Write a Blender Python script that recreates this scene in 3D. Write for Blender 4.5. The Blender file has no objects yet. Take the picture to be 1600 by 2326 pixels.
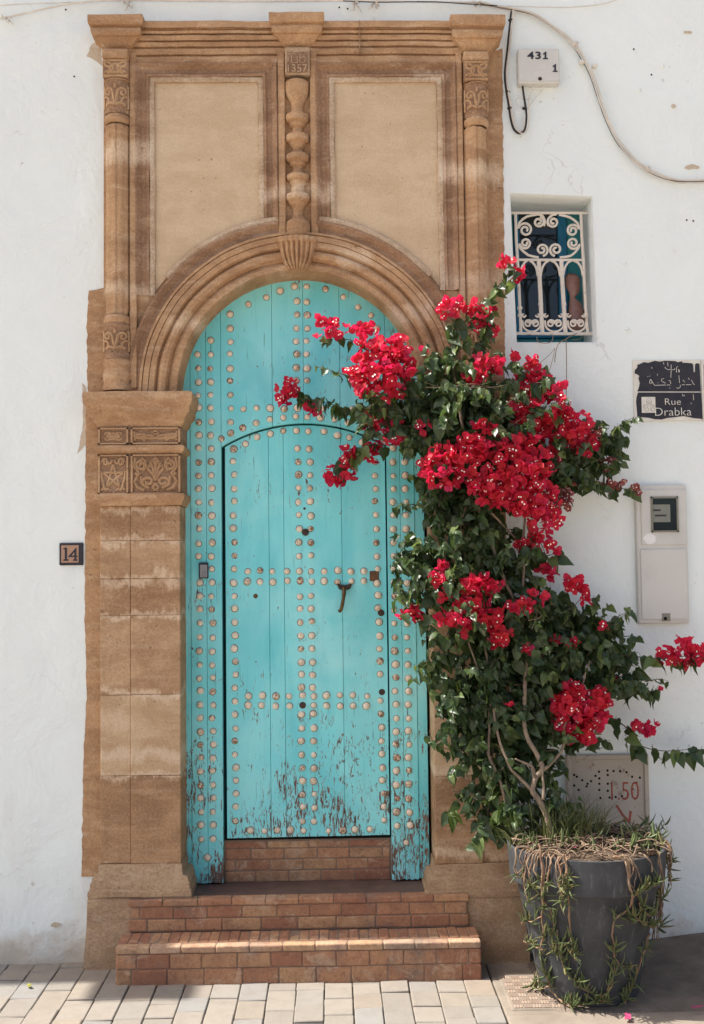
import bpy, bmesh, math, random
from mathutils import Vector, Matrix, noise as mnoise
R = math.radians
random.seed(7)
scn = bpy.context.scene
COL = scn.collection

# ---------------------------------------------------------------- camera
FPX, W, H = 2500.0, 1600.0, 2326.0            # focal length in photo pixels, photo size
CAM = Vector((0.12, -5.0, 1.73))
YAW, PITCH, ROLL = R(1.1), R(2.95), R(0.68)
fw = Vector((math.sin(YAW)*math.cos(PITCH), math.cos(YAW)*math.cos(PITCH), math.sin(PITCH)))
rt0 = fw.cross(Vector((0, 0, 1))).normalized()
up0 = rt0.cross(fw)
up = up0*math.cos(ROLL) + rt0*math.sin(ROLL)
rt = rt0*math.cos(ROLL) - up0*math.sin(ROLL)
cd = bpy.data.cameras.new('camera')
cam = bpy.data.objects.new('camera', cd); COL.objects.link(cam)
M3 = Matrix((rt, up, -fw)).transposed()
cam.matrix_world = Matrix.Translation(CAM) @ M3.to_4x4()
cd.sensor_fit = 'VERTICAL'; cd.sensor_height = 36.0; cd.lens = 36.0*FPX/H
cd.clip_end = 2000
scn.camera = cam

# ---------------------------------------------------------------- sky, sun, exposure
SUN_EL, SUN_BEHIND = R(56), R(1.7)            # sun high on the left, a touch behind the facade
sdir = Vector((-math.cos(SUN_BEHIND)*math.cos(SUN_EL), math.sin(SUN_BEHIND)*math.cos(SUN_EL), math.sin(SUN_EL)))
world = bpy.data.worlds.new('World'); scn.world = world; world.use_nodes = True
wn = world.node_tree.nodes; wl = world.node_tree.links
sky = wn.new('ShaderNodeTexSky'); sky.sky_type = 'NISHITA'; sky.sun_disc = False
sky.sun_elevation = SUN_EL; sky.sun_rotation = math.atan2(sdir.x, sdir.y)
sky.air_density = 0.9; sky.dust_density = 4.5; sky.ozone_density = 0.6
bg = wn['Background']; bg.inputs['Strength'].default_value = 0.12
wl.new(sky.outputs[0], bg.inputs[0])
sl = bpy.data.lights.new('sun', 'SUN'); sl.energy = 4.6; sl.angle = R(0.53); sl.color = (1.0, 0.962, 0.90)
so = bpy.data.objects.new('sun', sl); COL.objects.link(so); so.location = (-4, -2, 9)
so.rotation_euler = sdir.to_track_quat('Z', 'Y').to_euler()
vs = scn.view_settings
vs.view_transform = 'Standard'; vs.look = 'None'; vs.gamma = 1.0; vs.exposure = 0.92
scn.cycles.max_bounces = 8; scn.cycles.diffuse_bounces = 5; scn.cycles.transmission_bounces = 6
scn.cycles.sample_clamp_indirect = 8.0

# ---------------------------------------------------------------- pixel -> place
def P(px, py, Y):
    d = fw*FPX + rt*(px - W/2) - up*(py - H/2)
    t = (Y - CAM.y)/d.y
    return CAM + d*t
def PG(px, py, z=0.0):
    d = fw*FPX + rt*(px - W/2) - up*(py - H/2)
    return CAM + d*((z - CAM.z)/d.z)
def XR(x0, x1, y, Y): return P(x0, y, Y).x, P(x1, y, Y).x
def ZR(x, y0, y1, Y): return P(x, y1, Y).z, P(x, y0, Y).z      # low, high
def RECT(x0, y0, x1, y1, Y):
    xm, ym = (x0+x1)/2, (y0+y1)/2
    a, b = XR(x0, x1, ym, Y); c, d = ZR(xm, y0, y1, Y)
    return a, b, c, d

# ---------------------------------------------------------------- mesh helpers
class MB:
    def __init__(s): s.v = []; s.f = []; s.m = []
    def add(s, vs, fs, mi=0):
        o = len(s.v); s.v += [tuple(v) for v in vs]
        s.f += [tuple(i+o for i in f) for f in fs]; s.m += [mi]*len(fs); return s
    def box(s, x0, x1, y0, y1, z0, z1, mi=0):
        v = [(x0,y0,z0),(x1,y0,z0),(x1,y1,z0),(x0,y1,z0),(x0,y0,z1),(x1,y0,z1),(x1,y1,z1),(x0,y1,z1)]
        return s.add(v, [(0,3,2,1),(4,5,6,7),(0,1,5,4),(1,2,6,5),(2,3,7,6),(3,0,4,7)], mi)
    def prism(s, poly, y0, y1, mi=0):
        """poly: (x,z) seen from the front, counter-clockwise; y0 front, y1 back"""
        n = len(poly)
        a = sum(poly[i][0]*poly[(i+1)%n][1]-poly[(i+1)%n][0]*poly[i][1] for i in range(n))
        if a < 0: poly = poly[::-1]
        v = [(x,y0,z) for x,z in poly]+[(x,y1,z) for x,z in poly]
        f = [tuple(range(n)), tuple(range(2*n-1, n-1, -1))]
        f += [(i, i+n, (i+1)%n+n, (i+1)%n) for i in range(n)]
        return s.add(v, f, mi)
    def tube(s, pts, r, n=6, mi=0, caps=True, squash=None):
        pts = [Vector(p) for p in pts]; k = len(pts)
        rr = r if isinstance(r, (list, tuple)) else [r]*k
        vs = []; prev = None
        for i, p in enumerate(pts):
            t = (pts[min(i+1,k-1)]-pts[max(i-1,0)])
            t = t.normalized() if t.length > 1e-9 else Vector((0,0,1))
            if prev is None:
                a = Vector((0,-1,0)) if abs(t.y) < .9 else Vector((1,0,0))
                u = (a - t*a.dot(t)).normalized()
            else:
                u = prev - t*prev.dot(t); u = u.normalized() if u.length > 1e-6 else prev
            prev = u; w = t.cross(u)
            for j in range(n):
                g = 2*math.pi*j/n
                q = u*math.cos(g)*rr[i] + w*math.sin(g)*rr[i]
                if squash: q.y *= squash
                vs.append(p+q)
        fs = [(i*n+j, i*n+(j+1)%n, (i+1)*n+(j+1)%n, (i+1)*n+j) for i in range(k-1) for j in range(n)]
        if caps: fs += [tuple(range(n-1,-1,-1)), tuple(range((k-1)*n, k*n))]
        return s.add(vs, fs, mi)
    def lathe(s, prof, c, n=24, mi=0, sy=1.0, a0=0, a1=2*math.pi, flute=None):
        full = abs(a1-a0-2*math.pi) < 1e-6
        m = n if full else n+1
        vs = []
        for r, z in prof:
            for j in range(m):
                g = a0+(a1-a0)*j/n
                q = r*(flute(g) if flute else 1.0)
                vs.append((c[0]+q*math.cos(g), c[1]+q*math.sin(g)*sy, c[2]+z))
        fs = []
        for i in range(len(prof)-1):
            for j in range(n):
                b = (j+1) % m
                fs.append((i*m+j, i*m+b, (i+1)*m+b, (i+1)*m+j))
        return s.add(vs, fs, mi)
    def stack(s, levels, x0, x1, yb, nx=1, mi=0):
        """moulded block with returns: levels (z, side_out, y_front) bottom to top"""
        vs = []; m = nx+3
        for z, o, yf in levels:
            for i in range(nx+1):
                vs.append((x0-o+(x1-x0+2*o)*i/nx, yf, z))
            vs.append((x1+o, yb, z)); vs.append((x0-o, yb, z))
        fs = []
        for k in range(len(levels)-1):
            for i in range(m):
                j = (i+1) % m
                fs.append((k*m+i, k*m+j, (k+1)*m+j, (k+1)*m+i))
        L = len(levels)-1
        fs.append(tuple(range(m-1, -1, -1))); fs.append(tuple(range(L*m, L*m+m)))
        return s.add(vs, fs, mi)
    def sweep(s, path, prof, closed=False, mi=0):
        """path of (x,z); prof of (offset to the left of travel, y); mitred"""
        n = len(path); pv = [Vector((a, b)) for a, b in path]; vs = []; m = len(prof)
        for i in range(n):
            if closed: a, b = pv[i-1], pv[(i+1) % n]
            else: a, b = pv[max(i-1, 0)], pv[min(i+1, n-1)]
            d0 = (pv[i]-a); d1 = (b-pv[i])
            if d0.length < 1e-9: d0 = d1
            if d1.length < 1e-9: d1 = d0
            d0.normalize(); d1.normalize()
            n0 = Vector((-d0.y, d0.x)); n1 = Vector((-d1.y, d1.x))
            nn = (n0+n1); nn.normalize(); sc = 1/max(.35, nn.dot(n0))
            for o, y in prof:
                q = pv[i]+nn*o*sc; vs.append((q.x, y, q.y))
        fs = []
        for i in range(n if closed else n-1):
            a, b = i, (i+1) % n
            for j in range(m-1):
                fs.append((a*m+j, b*m+j, b*m+j+1, a*m+j+1))
        if not closed:
            fs.append(tuple(range(m-1, -1, -1))); fs.append(tuple(range((n-1)*m, n*m)))
        return s.add(vs, fs, mi)
    def wobble(s, amp, sc=6.0, seed=0.0):
        o = Vector((seed*3.1, seed*1.7, seed*2.3))
        s.v = [tuple(Vector(v) + mnoise.noise_vector(Vector(v)*sc+o)*amp) for v in s.v]; return s
    def build(s, name, mat, parent=None, smooth=False, bevel=0, seg=1, at=None, fix=True, kind=None):
        me = bpy.data.meshes.new(name)
        ox = Vector(at) if at is not None else Vector((0,0,0))
        me.from_pydata([tuple(Vector(v)-ox) for v in s.v], [], s.f)
        mats = mat if isinstance(mat, (list, tuple)) else [mat]
        for m_ in mats: me.materials.append(m_)
        if len(mats) > 1: me.polygons.foreach_set('material_index', s.m)
        if fix or bevel:
            bm = bmesh.new(); bm.from_mesh(me)
            if fix: bmesh.ops.recalc_face_normals(bm, faces=bm.faces)
            if bevel:
                ed = [e for e in bm.edges if len(e.link_faces) == 2 and e.calc_face_angle(0) > R(25)]
                bmesh.ops.bevel(bm, geom=ed, offset=bevel, segments=seg, profile=.5, affect='EDGES', clamp_overlap=True)
            bm.to_mesh(me); bm.free()
        if smooth:
            me.polygons.foreach_set('use_smooth', [True]*len(me.polygons))
            if smooth != 'all': me.set_sharp_from_angle(angle=R(38))
        o = bpy.data.objects.new(name, me); COL.objects.link(o)
        o.location = ox
        if parent: par(o, parent)
        if kind: o['kind'] = kind
        return o

def par(o, parent):
    o.parent = parent
    p = parent; off = Vector((0,0,0))
    while p: off += p.location; p = p.parent
    o.location = o.location - off            # parents are never rotated
def inst(name, me, parent, mat4):
    o = bpy.data.objects.new(name, me); COL.objects.link(o)
    p = parent; off = Vector((0,0,0))
    while p: off += p.location; p = p.parent
    o.parent = parent
    m = mat4.copy(); m.translation = m.translation - off
    o.matrix_basis = m
    return o
def thing(name, label, cat, loc=(0,0,0), group=None):
    o = bpy.data.objects.new(name, None); COL.objects.link(o); o.location = loc
    o.empty_display_size = .1
    return tag(o, label, cat, group)
def tag(o, label, cat, group=None):
    o['label'] = label; o['category'] = cat
    if group: o['group'] = group
    return o
def structure(o): o['kind'] = 'structure'; return o
def cr(pts, n=8):
    """catmull-rom through points"""
    p = [Vector(q) for q in pts]; p = [p[0]*2-p[1]]+p+[p[-1]*2-p[-2]]; out = []
    for i in range(1, len(p)-2):
        a, b, c, d = p[i-1:i+3]
        for k in range(n):
            t = k/n
            out.append(.5*((2*b)+(c-a)*t+(2*a-5*b+4*c-d)*t*t+(3*b-a-3*c+d)*t**3))
    out.append(p[-2]); return out
def spiral(cx, cz, r0, r1, a0, turns, n=22):
    out = []
    for i in range(n+1):
        t = i/n; r = r0+(r1-r0)*t; a = a0+turns*2*math.pi*t
        out.append((cx+r*math.cos(a), cz+r*math.sin(a)))
    return out
def text_mesh(body, size, depth=.001, offset=0.0, spacing=1.0):
    cu = bpy.data.curves.new('text', 'FONT'); cu.body = body; cu.size = size; cu.extrude = depth
    cu.offset = offset; cu.align_x = 'CENTER'; cu.align_y = 'CENTER'; cu.resolution_u = 3; cu.space_character = spacing
    ob = bpy.data.objects.new('text', cu); COL.objects.link(ob)
    dg = bpy.context.evaluated_depsgraph_get()
    me = bpy.data.meshes.new_from_object(ob.evaluated_get(dg))
    bpy.data.objects.remove(ob); return me
def put_text(name, body, x0, y0, x1, y1, Y, mat, parent, depth=.001, offset=0.0, spacing=1.0):
    a, b, c, d = RECT(x0, y0, x1, y1, Y)
    me = text_mesh(body, 1.0, 0.0, offset, spacing)
    xs = [v.co.x for v in me.vertices]; ys = [v.co.y for v in me.vertices]
    sx = (b-a)/(max(xs)-min(xs)); sz = (d-c)/(max(ys)-min(ys))
    for v in me.vertices:
        v.co = Vector((a+(v.co.x-min(xs))*sx, Y, c+(v.co.y-min(ys))*sz))
    bm = bmesh.new(); bm.from_mesh(me)
    r_ = bmesh.ops.extrude_face_region(bm, geom=bm.faces[:])
    bmesh.ops.translate(bm, vec=(0, depth, 0), verts=[g for g in r_['geom'] if isinstance(g, bmesh.types.BMVert)])
    bmesh.ops.recalc_face_normals(bm, faces=bm.faces); bm.to_mesh(me); bm.free()
    me.materials.clear(); me.materials.append(mat)
    o = bpy.data.objects.new(name, me); COL.objects.link(o); par(o, parent); return o

# ---------------------------------------------------------------- materials
class NT:
    def __init__(s, name):
        s.mat = bpy.data.materials.new(name); s.mat.use_nodes = True
        s.t = s.mat.node_tree; s.n = s.t.nodes; s.l = s.t.links
        s.b = s.n['Principled BSDF']; s.out = s.n['Material Output']
        s.pos = s.n.new('ShaderNodeNewGeometry').outputs['Position']
        s._oi = None
    def rnd(s):
        if not s._oi: s._oi = s.n.new('ShaderNodeObjectInfo')
        return s._oi.outputs['Random']
    def scale(s, sx, sy, sz, src=None, off=(0,0,0)):
        m = s.n.new('ShaderNodeMapping'); m.inputs['Scale'].default_value = (sx, sy, sz); m.inputs['Location'].default_value = off
        s.l.new(src or s.pos, m.inputs[0]); return m.outputs[0]
    def noise(s, sc=5, det=5, rough=.6, vec=None, dist=0):
        k = s.n.new('ShaderNodeTexNoise'); k.inputs['Scale'].default_value = sc; k.inputs['Detail'].default_value = det
        k.inputs['Roughness'].default_value = rough; k.inputs['Distortion'].default_value = dist
        s.l.new(vec or s.pos, k.inputs['Vector']); return k.outputs['Fac']
    def ramp(s, v, a, b, lo=0.0, hi=1.0):
        k = s.n.new('ShaderNodeMapRange'); k.inputs[1].default_value = a; k.inputs[2].default_value = b
        k.inputs[3].default_value = lo; k.inputs[4].default_value = hi; k.clamp = True
        s.l.new(v, k.inputs[0]); return k.outputs[0]
    def math(s, op, a, b=0.0):
        k = s.n.new('ShaderNodeMath'); k.operation = op
        for i, q in enumerate((a, b)):
            if isinstance(q, (int, float)): k.inputs[i].default_value = q
            else: s.l.new(q, k.inputs[i])
        return k.outputs[0]
    def mix(s, f, a, b):
        k = s.n.new('ShaderNodeMix'); k.data_type = 'RGBA'
        for q, i in ((f, 0), (a, 6), (b, 7)):
            if isinstance(q, (int, float)): k.inputs[i].default_value = q
            elif isinstance(q, tuple): k.inputs[i].default_value = (*q, 1)
            else: s.l.new(q, k.inputs[i])
        return k.outputs[2]
    def z(s, src=None):
        k = s.n.new('ShaderNodeSeparateXYZ'); s.l.new(src or s.pos, k.inputs[0]); return k.outputs
    def color(s, c):
        if isinstance(c, tuple): s.b.inputs['Base Color'].default_value = (*c, 1)
        else: s.l.new(c, s.b.inputs['Base Color'])
    def rough(s, r):
        if isinstance(r, (int, float)): s.b.inputs['Roughness'].default_value = r
        else: s.l.new(r, s.b.inputs['Roughness'])
    def bump(s, h, strength=.3, dist=.01):
        k = s.n.new('ShaderNodeBump'); k.inputs['Strength'].default_value = strength; k.inputs['Distance'].default_value = dist
        s.l.new(h, k.inputs['Height']); s.l.new(k.outputs[0], s.b.inputs['Normal'])
    def spec(s, v): s.b.inputs['Specular IOR Level'].default_value = v

def simple(name, c1, c2=None, sc=12, rough=.8, bump=.15, bd=.004, metal=0, spec=.3, rv=0.0, bsc=60):
    t = NT(name); c2 = c2 or tuple(q*.8 for q in c1)
    f = t.ramp(t.noise(sc, 5), .35, .65)
    c = t.mix(f, c1, c2)
    if rv:
        c = t.mix(t.ramp(t.rnd(), 0, 1, 0, rv), c, tuple(q*.45 for q in c2))
    t.color(c); t.rough(rough); t.spec(spec); t.b.inputs['Metallic'].default_value = metal
    if bump: t.bump(t.noise(bsc, 4), bump, bd)
    return t.mat

def m_wall():
    t = NT('whitewash')
    c = t.mix(t.ramp(t.noise(1.1, 4), .35, .68), (.79, .84, .815), (.75, .79, .765))
    c = t.mix(t.ramp(t.noise(9, 6, .65), .60, .82, 0, .20), c, (.62, .60, .55))
    st = t.noise(1.0, 5, .6, t.scale(7, 7, .9))
    c = t.mix(t.ramp(st, .62, .80, 0, .14), c, (.62, .57, .49))
    # dirt splashed up from the pavement, ragged upper edge
    zz = t.z()[2]
    h = t.math('ADD', zz, t.math('MULTIPLY', t.math('SUBTRACT', t.noise(7, 6, .7), .5), -.42))
    c = t.mix(t.ramp(h, .02, .17, .75, 0), c, (.52, .42, .30))
    fl = t.math('MULTIPLY', t.ramp(t.noise(30, 4, .6), .64, .70), t.ramp(t.noise(2.3, 2), .52, .62))
    c = t.mix(t.math('MULTIPLY', fl, .55), c, (.40, .34, .28))
    pt = t.noise(1.6, 6, .68, None, 1.2)
    c = t.mix(t.ramp(pt, .56, .60, 0, .16), c, (.84, .85, .82))
    c = t.mix(t.ramp(t.noise(2.1, 6, .7, t.scale(1, 1, .6)), .60, .66, 0, .13), c, (.60, .57, .52))
    ckv = t.n.new('ShaderNodeTexVoronoi'); ckv.feature = 'DISTANCE_TO_EDGE'; ckv.inputs['Scale'].default_value = 1.15
    dv = t.n.new('ShaderNodeVectorMath'); dv.operation = 'ADD'; dn = t.n.new('ShaderNodeTexNoise'); dn.inputs['Scale'].default_value = 6; dn.inputs['Detail'].default_value = 5
    t.l.new(t.pos, dn.inputs['Vector']); sc2 = t.n.new('ShaderNodeVectorMath'); sc2.operation = 'SCALE'; sc2.inputs['Scale'].default_value = .35
    t.l.new(dn.outputs['Color'], sc2.inputs[0]); t.l.new(t.pos, dv.inputs[0]); t.l.new(sc2.outputs[0], dv.inputs[1]); t.l.new(dv.outputs[0], ckv.inputs['Vector'])
    ck = t.math('MULTIPLY', t.ramp(ckv.outputs['Distance'], .0015, .005, 1, 0), t.ramp(t.noise(1.9, 3), .55, .66))
    c = t.mix(t.math('MULTIPLY', ck, .35), c, (.35, .32, .28))
    t.color(c); t.rough(.92); t.spec(.15)
    hh = t.math('ADD', t.math('MULTIPLY', t.noise(3.2, 4, .6, None, .6), 1.4), t.math('MULTIPLY', t.noise(46, 6, .7), .22))
    t.bump(hh, .45, .03)
    return t.mat

def m_stone(name, base, dark, light, amount=.5, wear=True, rv=.0, bands=None, grain=.5):
    t = NT(name)
    big = t.noise(1.5, 4, .6)
    n1 = t.noise(4.2, 7, .66, t.scale(1, 1, 2.1), .4)
    c = t.mix(t.ramp(t.math('ADD', n1, t.math('MULTIPLY', t.math('SUBTRACT', big, .5), .35)), .40, .60), base, dark)
    n2 = t.noise(6.5, 7, .72, t.scale(1.1, 1.1, 3.6), .5)
    c = t.mix(t.ramp(n2, .53, .68, 0, amount), c, light)
    # long vertical paint streaks and run-off
    n3 = t.noise(1.0, 6, .65, t.scale(30, 30, 1.8))
    c = t.mix(t.ramp(n3, .52, .70, 0, .42), c, dark)
    n4 = t.noise(1.0, 5, .6, t.scale(2.2, 2.2, 24))
    c = t.mix(t.ramp(n4, .56, .72, 0, .30), c, light)
    bl = list(WEAR) if wear else []
    if bands: bl += bands
    if bl:
        # scraped, chalky bands where the coat is worn through
        wob = t.math('ADD', t.math('MULTIPLY', t.math('SUBTRACT', t.noise(5, 6, .7), .5), .17), t.math('MULTIPLY', t.math('SUBTRACT', t.noise(1, 5, .6, t.scale(38, 38, 3)), .5), .10))
        zz = t.math('ADD', t.z()[2], wob)
        xx = t.math('ADD', t.z()[0], t.math('MULTIPLY', wob, .3))
        tot = None
        for zc, hw, xa, xb, s in bl:
            k = t.ramp(t.math('ABSOLUTE', t.math('SUBTRACT', zz, zc)), hw*.3, hw*1.15, min(1, s*1.75), 0)
            k = t.math('MULTIPLY', k, t.math('MULTIPLY', t.ramp(xx, xa-.015, xa+.015), t.ramp(xx, xb-.015, xb+.015, 1, 0)))
            tot = k if tot is None else t.math('MAXIMUM', tot, k)
        tot = t.math('MULTIPLY', tot, t.ramp(t.noise(24, 5, .7), .28, .52, .45, 1))
        c = t.mix(tot, c, light)
    if rv:
        c = t.mix(t.ramp(t.rnd(), 0, 1, 0, rv), c, dark)
    g = t.noise(105, 4, .75)
    c = t.mix(t.ramp(g, .46, .66, 0, grain), c, tuple(q*.55 for q in dark))
    c = t.mix(t.ramp(g, .46, .30, 0, grain*.7), c, light)
    pit = t.ramp(t.noise(55, 3, .5), .70, .76)
    c = t.mix(t.math('MULTIPLY', pit, .6), c, tuple(q*.4 for q in dark))
    t.color(c); t.rough(.95); t.spec(.08)
    hh = t.math('ADD', t.math('MULTIPLY', t.noise(26, 7, .75), .8), t.math('MULTIPLY', g, .4))
    hh = t.math('SUBTRACT', hh, t.math('MULTIPLY', pit, .5))
    t.bump(hh, .75, .012)
    return t.mat

def zpx(y, x=690, Y=-.05): return P(x, y, Y).z
def xpx(x, y=800, Y=-.05): return P(x, y, Y).x
WEAR = [(zpx(352, 300), .05, xpx(232), xpx(352), .62), (zpx(392, 1060), .055, xpx(1000), xpx(1150), .62),
        (zpx(440), .04, xpx(590), xpx(765), .5), (zpx(585, 830), .06, xpx(770), xpx(850), .5),
        (zpx(655, 300), .04, xpx(232), xpx(352), .45), (zpx(735, 420), .05, xpx(385), xpx(480), .5),
        (zpx(712, 940), .05, xpx(880), xpx(980), .5), (zpx(640, 1060), .06, xpx(1000), xpx(1150), .4),
        (zpx(170, 990), .03, xpx(950), xpx(1030), .4)]

def m_door():
    t = NT('peeling turquoise paint')
    v = t.scale(9, 9, .8)
    c = t.mix(t.ramp(t.noise(1.0, 5, .6, v), .3, .7), (.255, .760, .780), (.195, .690, .720))
    c = t.mix(t.ramp(t.noise(2.2, 4), .42, .68), c, (.335, .78, .785))
    c = t.mix(t.ramp(t.noise(1, 4, .6, t.scale(50, 50, 2.5)), .60, .75, 0, .5), c, (.18, .55, .57))
    c = t.mix(t.ramp(t.rnd(), 0, 1, 0, .22), c, (.20, .60, .62))
    cl = t.noise(1.0, 4, .55, t.scale(3.2, 3.2, 1.3), .5)
    c = t.mix(t.ramp(cl, .42, .66, 0, .75), c, (.095, .53, .585))
    c = t.mix(t.ramp(t.noise(1.0, 5, .6, t.scale(1.7, 1.7, 2.6, None, (4, 0, 2))), .55, .72, 0, .6), c, (.40, .80, .80))
    zz = t.z()[2]
    low = t.ramp(zz, .28, 1.30, 1, 0)
    vlow = t.ramp(zz, .24, .42, 1, 0)
    patch = t.noise(5.5, 3, .6)
    chip = t.noise(1.0, 5, .72, t.scale(95, 95, 22), .9)
    thr = t.math('ADD', t.math('MULTIPLY', low, .168), t.math('MULTIPLY', t.math('SUBTRACT', patch, .5), .42))
    thr = t.math('ADD', thr, t.math('MULTIPLY', vlow, .04))
    kk = t.math('ADD', chip, thr)
    k = t.ramp(kk, .668, .684)
    c = t.mix(t.ramp(kk, .615, .668, 0, .55), c, (.36, .64, .64))
    wood = t.mix(t.ramp(t.noise(1, 4, .6, t.scale(90, 90, 8)), .35, .65), (.24, .135, .095), (.085, .052, .04))
    c2 = t.mix(k, c, wood)
    # fine dark checks along the grain
    ck = t.noise(1.0, 3, .5, t.scale(150, 150, 6))
    c2 = t.mix(t.math('MULTIPLY', t.ramp(ck, .68, .72), t.ramp(t.noise(2.6, 2), .45, .6)), c2, (.03, .05, .05))
    t.color(c2); t.rough(t.mix(k, (.55, .55, .55), (.9, .9, .9))); t.spec(.3)
    hh = t.math('SUBTRACT', t.math('MULTIPLY', t.noise(1, 5, .6, t.scale(70, 70, 4)), .5), t.math('MULTIPLY', k, .7))
    t.bump(hh, .35, .006)
    return t.mat

def m_stud():
    t = NT('painted stud')
    c = t.mix(t.ramp(t.noise(60, 3), .35, .7), (.86, .73, .575), (.72, .58, .43))
    rust = t.math('MULTIPLY', t.ramp(t.rnd(), .66, .90), t.ramp(t.noise(85, 4, .7), .42, .58))
    c = t.mix(rust, c, (.26, .12, .055))
    c = t.mix(t.math('MULTIPLY', t.ramp(t.rnd(), .2, .7), t.ramp(t.noise(110, 4, .7), .62, .68)), c, (.09, .05, .03))
    t.color(c); t.rough(.6); t.spec(.35); t.bump(t.noise(150, 3), .2, .003)
    return t.mat

def m_brick(ca=(.50, .262, .140), cb=(.325, .140, .083)):
    t = NT('worn red brick')
    c = t.mix(t.ramp(t.rnd(), 0, 1), ca, cb)
    c = t.mix(t.ramp(t.math('FRACT', t.math('MULTIPLY', t.rnd(), 7.3)), .55, 1, 0, .75), c, (.54, .335, .175))
    c = t.mix(t.ramp(t.noise(13, 6, .7), .42, .68, 0, .55), c, (.22, .088, .058))
    c = t.mix(t.ramp(t.noise(6, 6, .7), .60, .70, 0, .7), c, (.50, .36, .25))
    c = t.mix(t.ramp(t.noise(3.1, 6, .7), .55, .66, 0, .7), c, (.24, .185, .145))
    c = t.mix(t.ramp(t.noise(9, 6, .75, None, .8), .55, .62, 0, .5), c, (.56, .40, .27))
    c = t.mix(t.ramp(t.noise(75, 4, .7), .50, .70, 0, .45), c, (.12, .06, .042))
    t.color(c); t.rough(.82); t.spec(.3)
    t.bump(t.noise(40, 7, .75), .8, .012); return t.mat

def m_paver():
    t = NT('paver')
    c = t.mix(t.ramp(t.rnd(), 0, 1), (.280, .246, .205), (.240, .213, .182))
    c = t.mix(t.ramp(t.math('FRACT', t.math('MULTIPLY', t.rnd(), 5.7)), .6, 1, 0, .55), c, (.29, .222, .158))
    c = t.mix(t.ramp(t.math('FRACT', t.math('MULTIPLY', t.rnd(), 13.1)), .75, 1, 0, .6), c, (.232, .234, .230))
    c = t.mix(t.ramp(t.noise(14, 6, .7), .45, .7, 0, .5), c, (.195, .168, .138))
    t.color(c); t.rough(.85); t.spec(.25); t.bump(t.noise(70, 5, .7), .4, .005); return t.mat

def m_leaf(name, c1, c2, tr=.30, rough=.42, trc=None, spec=.4, vary=None):
    t = NT(name)
    c = t.mix(t.ramp(t.noise(9, 3), .35, .65), c1, c2)
    c = t.mix(t.ramp(t.rnd(), 0, 1, 0, .35), c, tuple(q*1.5 for q in c2))
    c = t.mix(t.ramp(t.noise(70, 3), .40, .75, 0, .4), c, tuple(q*.6 for q in c1))
    if vary:
        c = t.mix(t.ramp(t.noise(13, 3, .6), .50, .66, 0, .85), c, vary[0]); c = t.mix(t.ramp(t.noise(17, 3, .6, t.scale(1,1,1,None,(3,5,7))), .54, .68, 0, .8), c, vary[1])
    t.color(c); t.rough(rough); t.spec(spec)
    tl = t.n.new('ShaderNodeBsdfTranslucent')
    if trc: tl.inputs[0].default_value = (*trc, 1)
    else: t.l.new(c, tl.inputs[0])
    mx = t.n.new('ShaderNodeMixShader'); mx.inputs[0].default_value = tr
    t.l.new(t.b.outputs[0], mx.inputs[1]); t.l.new(tl.outputs[0], mx.inputs[2]); t.l.new(mx.outputs[0], t.out.inputs[0])
    t.bump(t.noise(120, 3), .15, .003)
    return t.mat

def m_pot():
    t = NT('weathered black plastic')
    c = t.mix(t.ramp(t.noise(7, 6, .7), .35, .7), (.040, .042, .045), (.074, .077, .079))
    sc_ = t.noise(1, 5, .7, t.scale(45, 45, 9))
    c = t.mix(t.ramp(sc_, .56, .72, 0, .6), c, (.15, .155, .16))
    t.color(c); t.rough(.72); t.spec(.3); t.bump(t.noise(50, 5), .25, .004); return t.mat

def m_plate(name, base, rust=(.23, .11, .06), amt=.5, thr=.6):
    t = NT(name)
    c = t.mix(t.ramp(t.noise(4, 4), .4, .65), base, tuple(q*.9 for q in base))
    c = t.mix(t.ramp(t.noise(19, 6, .75), thr, thr+.07, 0, amt), c, rust)
    t.color(c); t.rough(.55); t.spec(.35); t.bump(t.noise(60, 4), .2, .003); return t.mat

MT = {}
MT['wall'] = m_wall()
MT['panel'] = m_stone('ochre render', (.66, .505, .335), (.585, .43, .275), (.70, .56, .39), .35, wear=False, grain=.22)
MT['stone'] = m_stone('carved sandstone', (.54, .335, .185), (.385, .225, .122), (.70, .53, .365), .5, grain=.34)
BLK = [(zpx(y, 315), hw, xpx(200, y), xpx(x1, y), s) for y, hw, s, x1 in ((1152, .02, .5, 425), (1228, .022, .65, 425), (1313, .030, .85, 425), (1398, .022, .6, 425), (1575, .020, .6, 425), (1640, .05, .35, 300), (1712, .035, .5, 425), (1762, .016, .5, 425), (1975, .035, .7, 425))]
BLK += [(zpx(y, 1060), hw, xpx(955, y), xpx(1160, y), s) for y, hw, s in ((1750, .03, .7), (1935, .03, .6), (1240, .03, .5))]
MT['stA'] = m_stone('sandstone block, brown', (.445, .272, .152), (.325, .190, .104), (.62, .45, .305), .35, wear=False, bands=BLK, grain=.45)
MT['stB'] = m_stone('sandstone block, tan', (.53, .345, .200), (.39, .237, .132), (.66, .49, .335), .45, wear=False, bands=BLK, grain=.36)
MT['stC'] = m_stone('sandstone block, pale', (.60, .43, .27), (.49, .325, .19), (.68, .52, .365), .5, wear=False, bands=BLK, grain=.3)
MT['stoneD'] = m_stone('brown moulding and recess shade', (.395, .238, .142), (.275, .160, .095), (.64, .48, .34), .40, grain=.4)  # also the carved grounds, its darkness standing in for recess shade
MT['stoneL'] = m_stone('pale fillet', (.61, .465, .32), (.46, .32, .20), (.72, .59, .45), .5)
MT['plinth'] = m_stone('rendered plinth', (.49, .335, .205), (.35, .225, .135), (.58, .44, .31), .5, wear=False)
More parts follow.
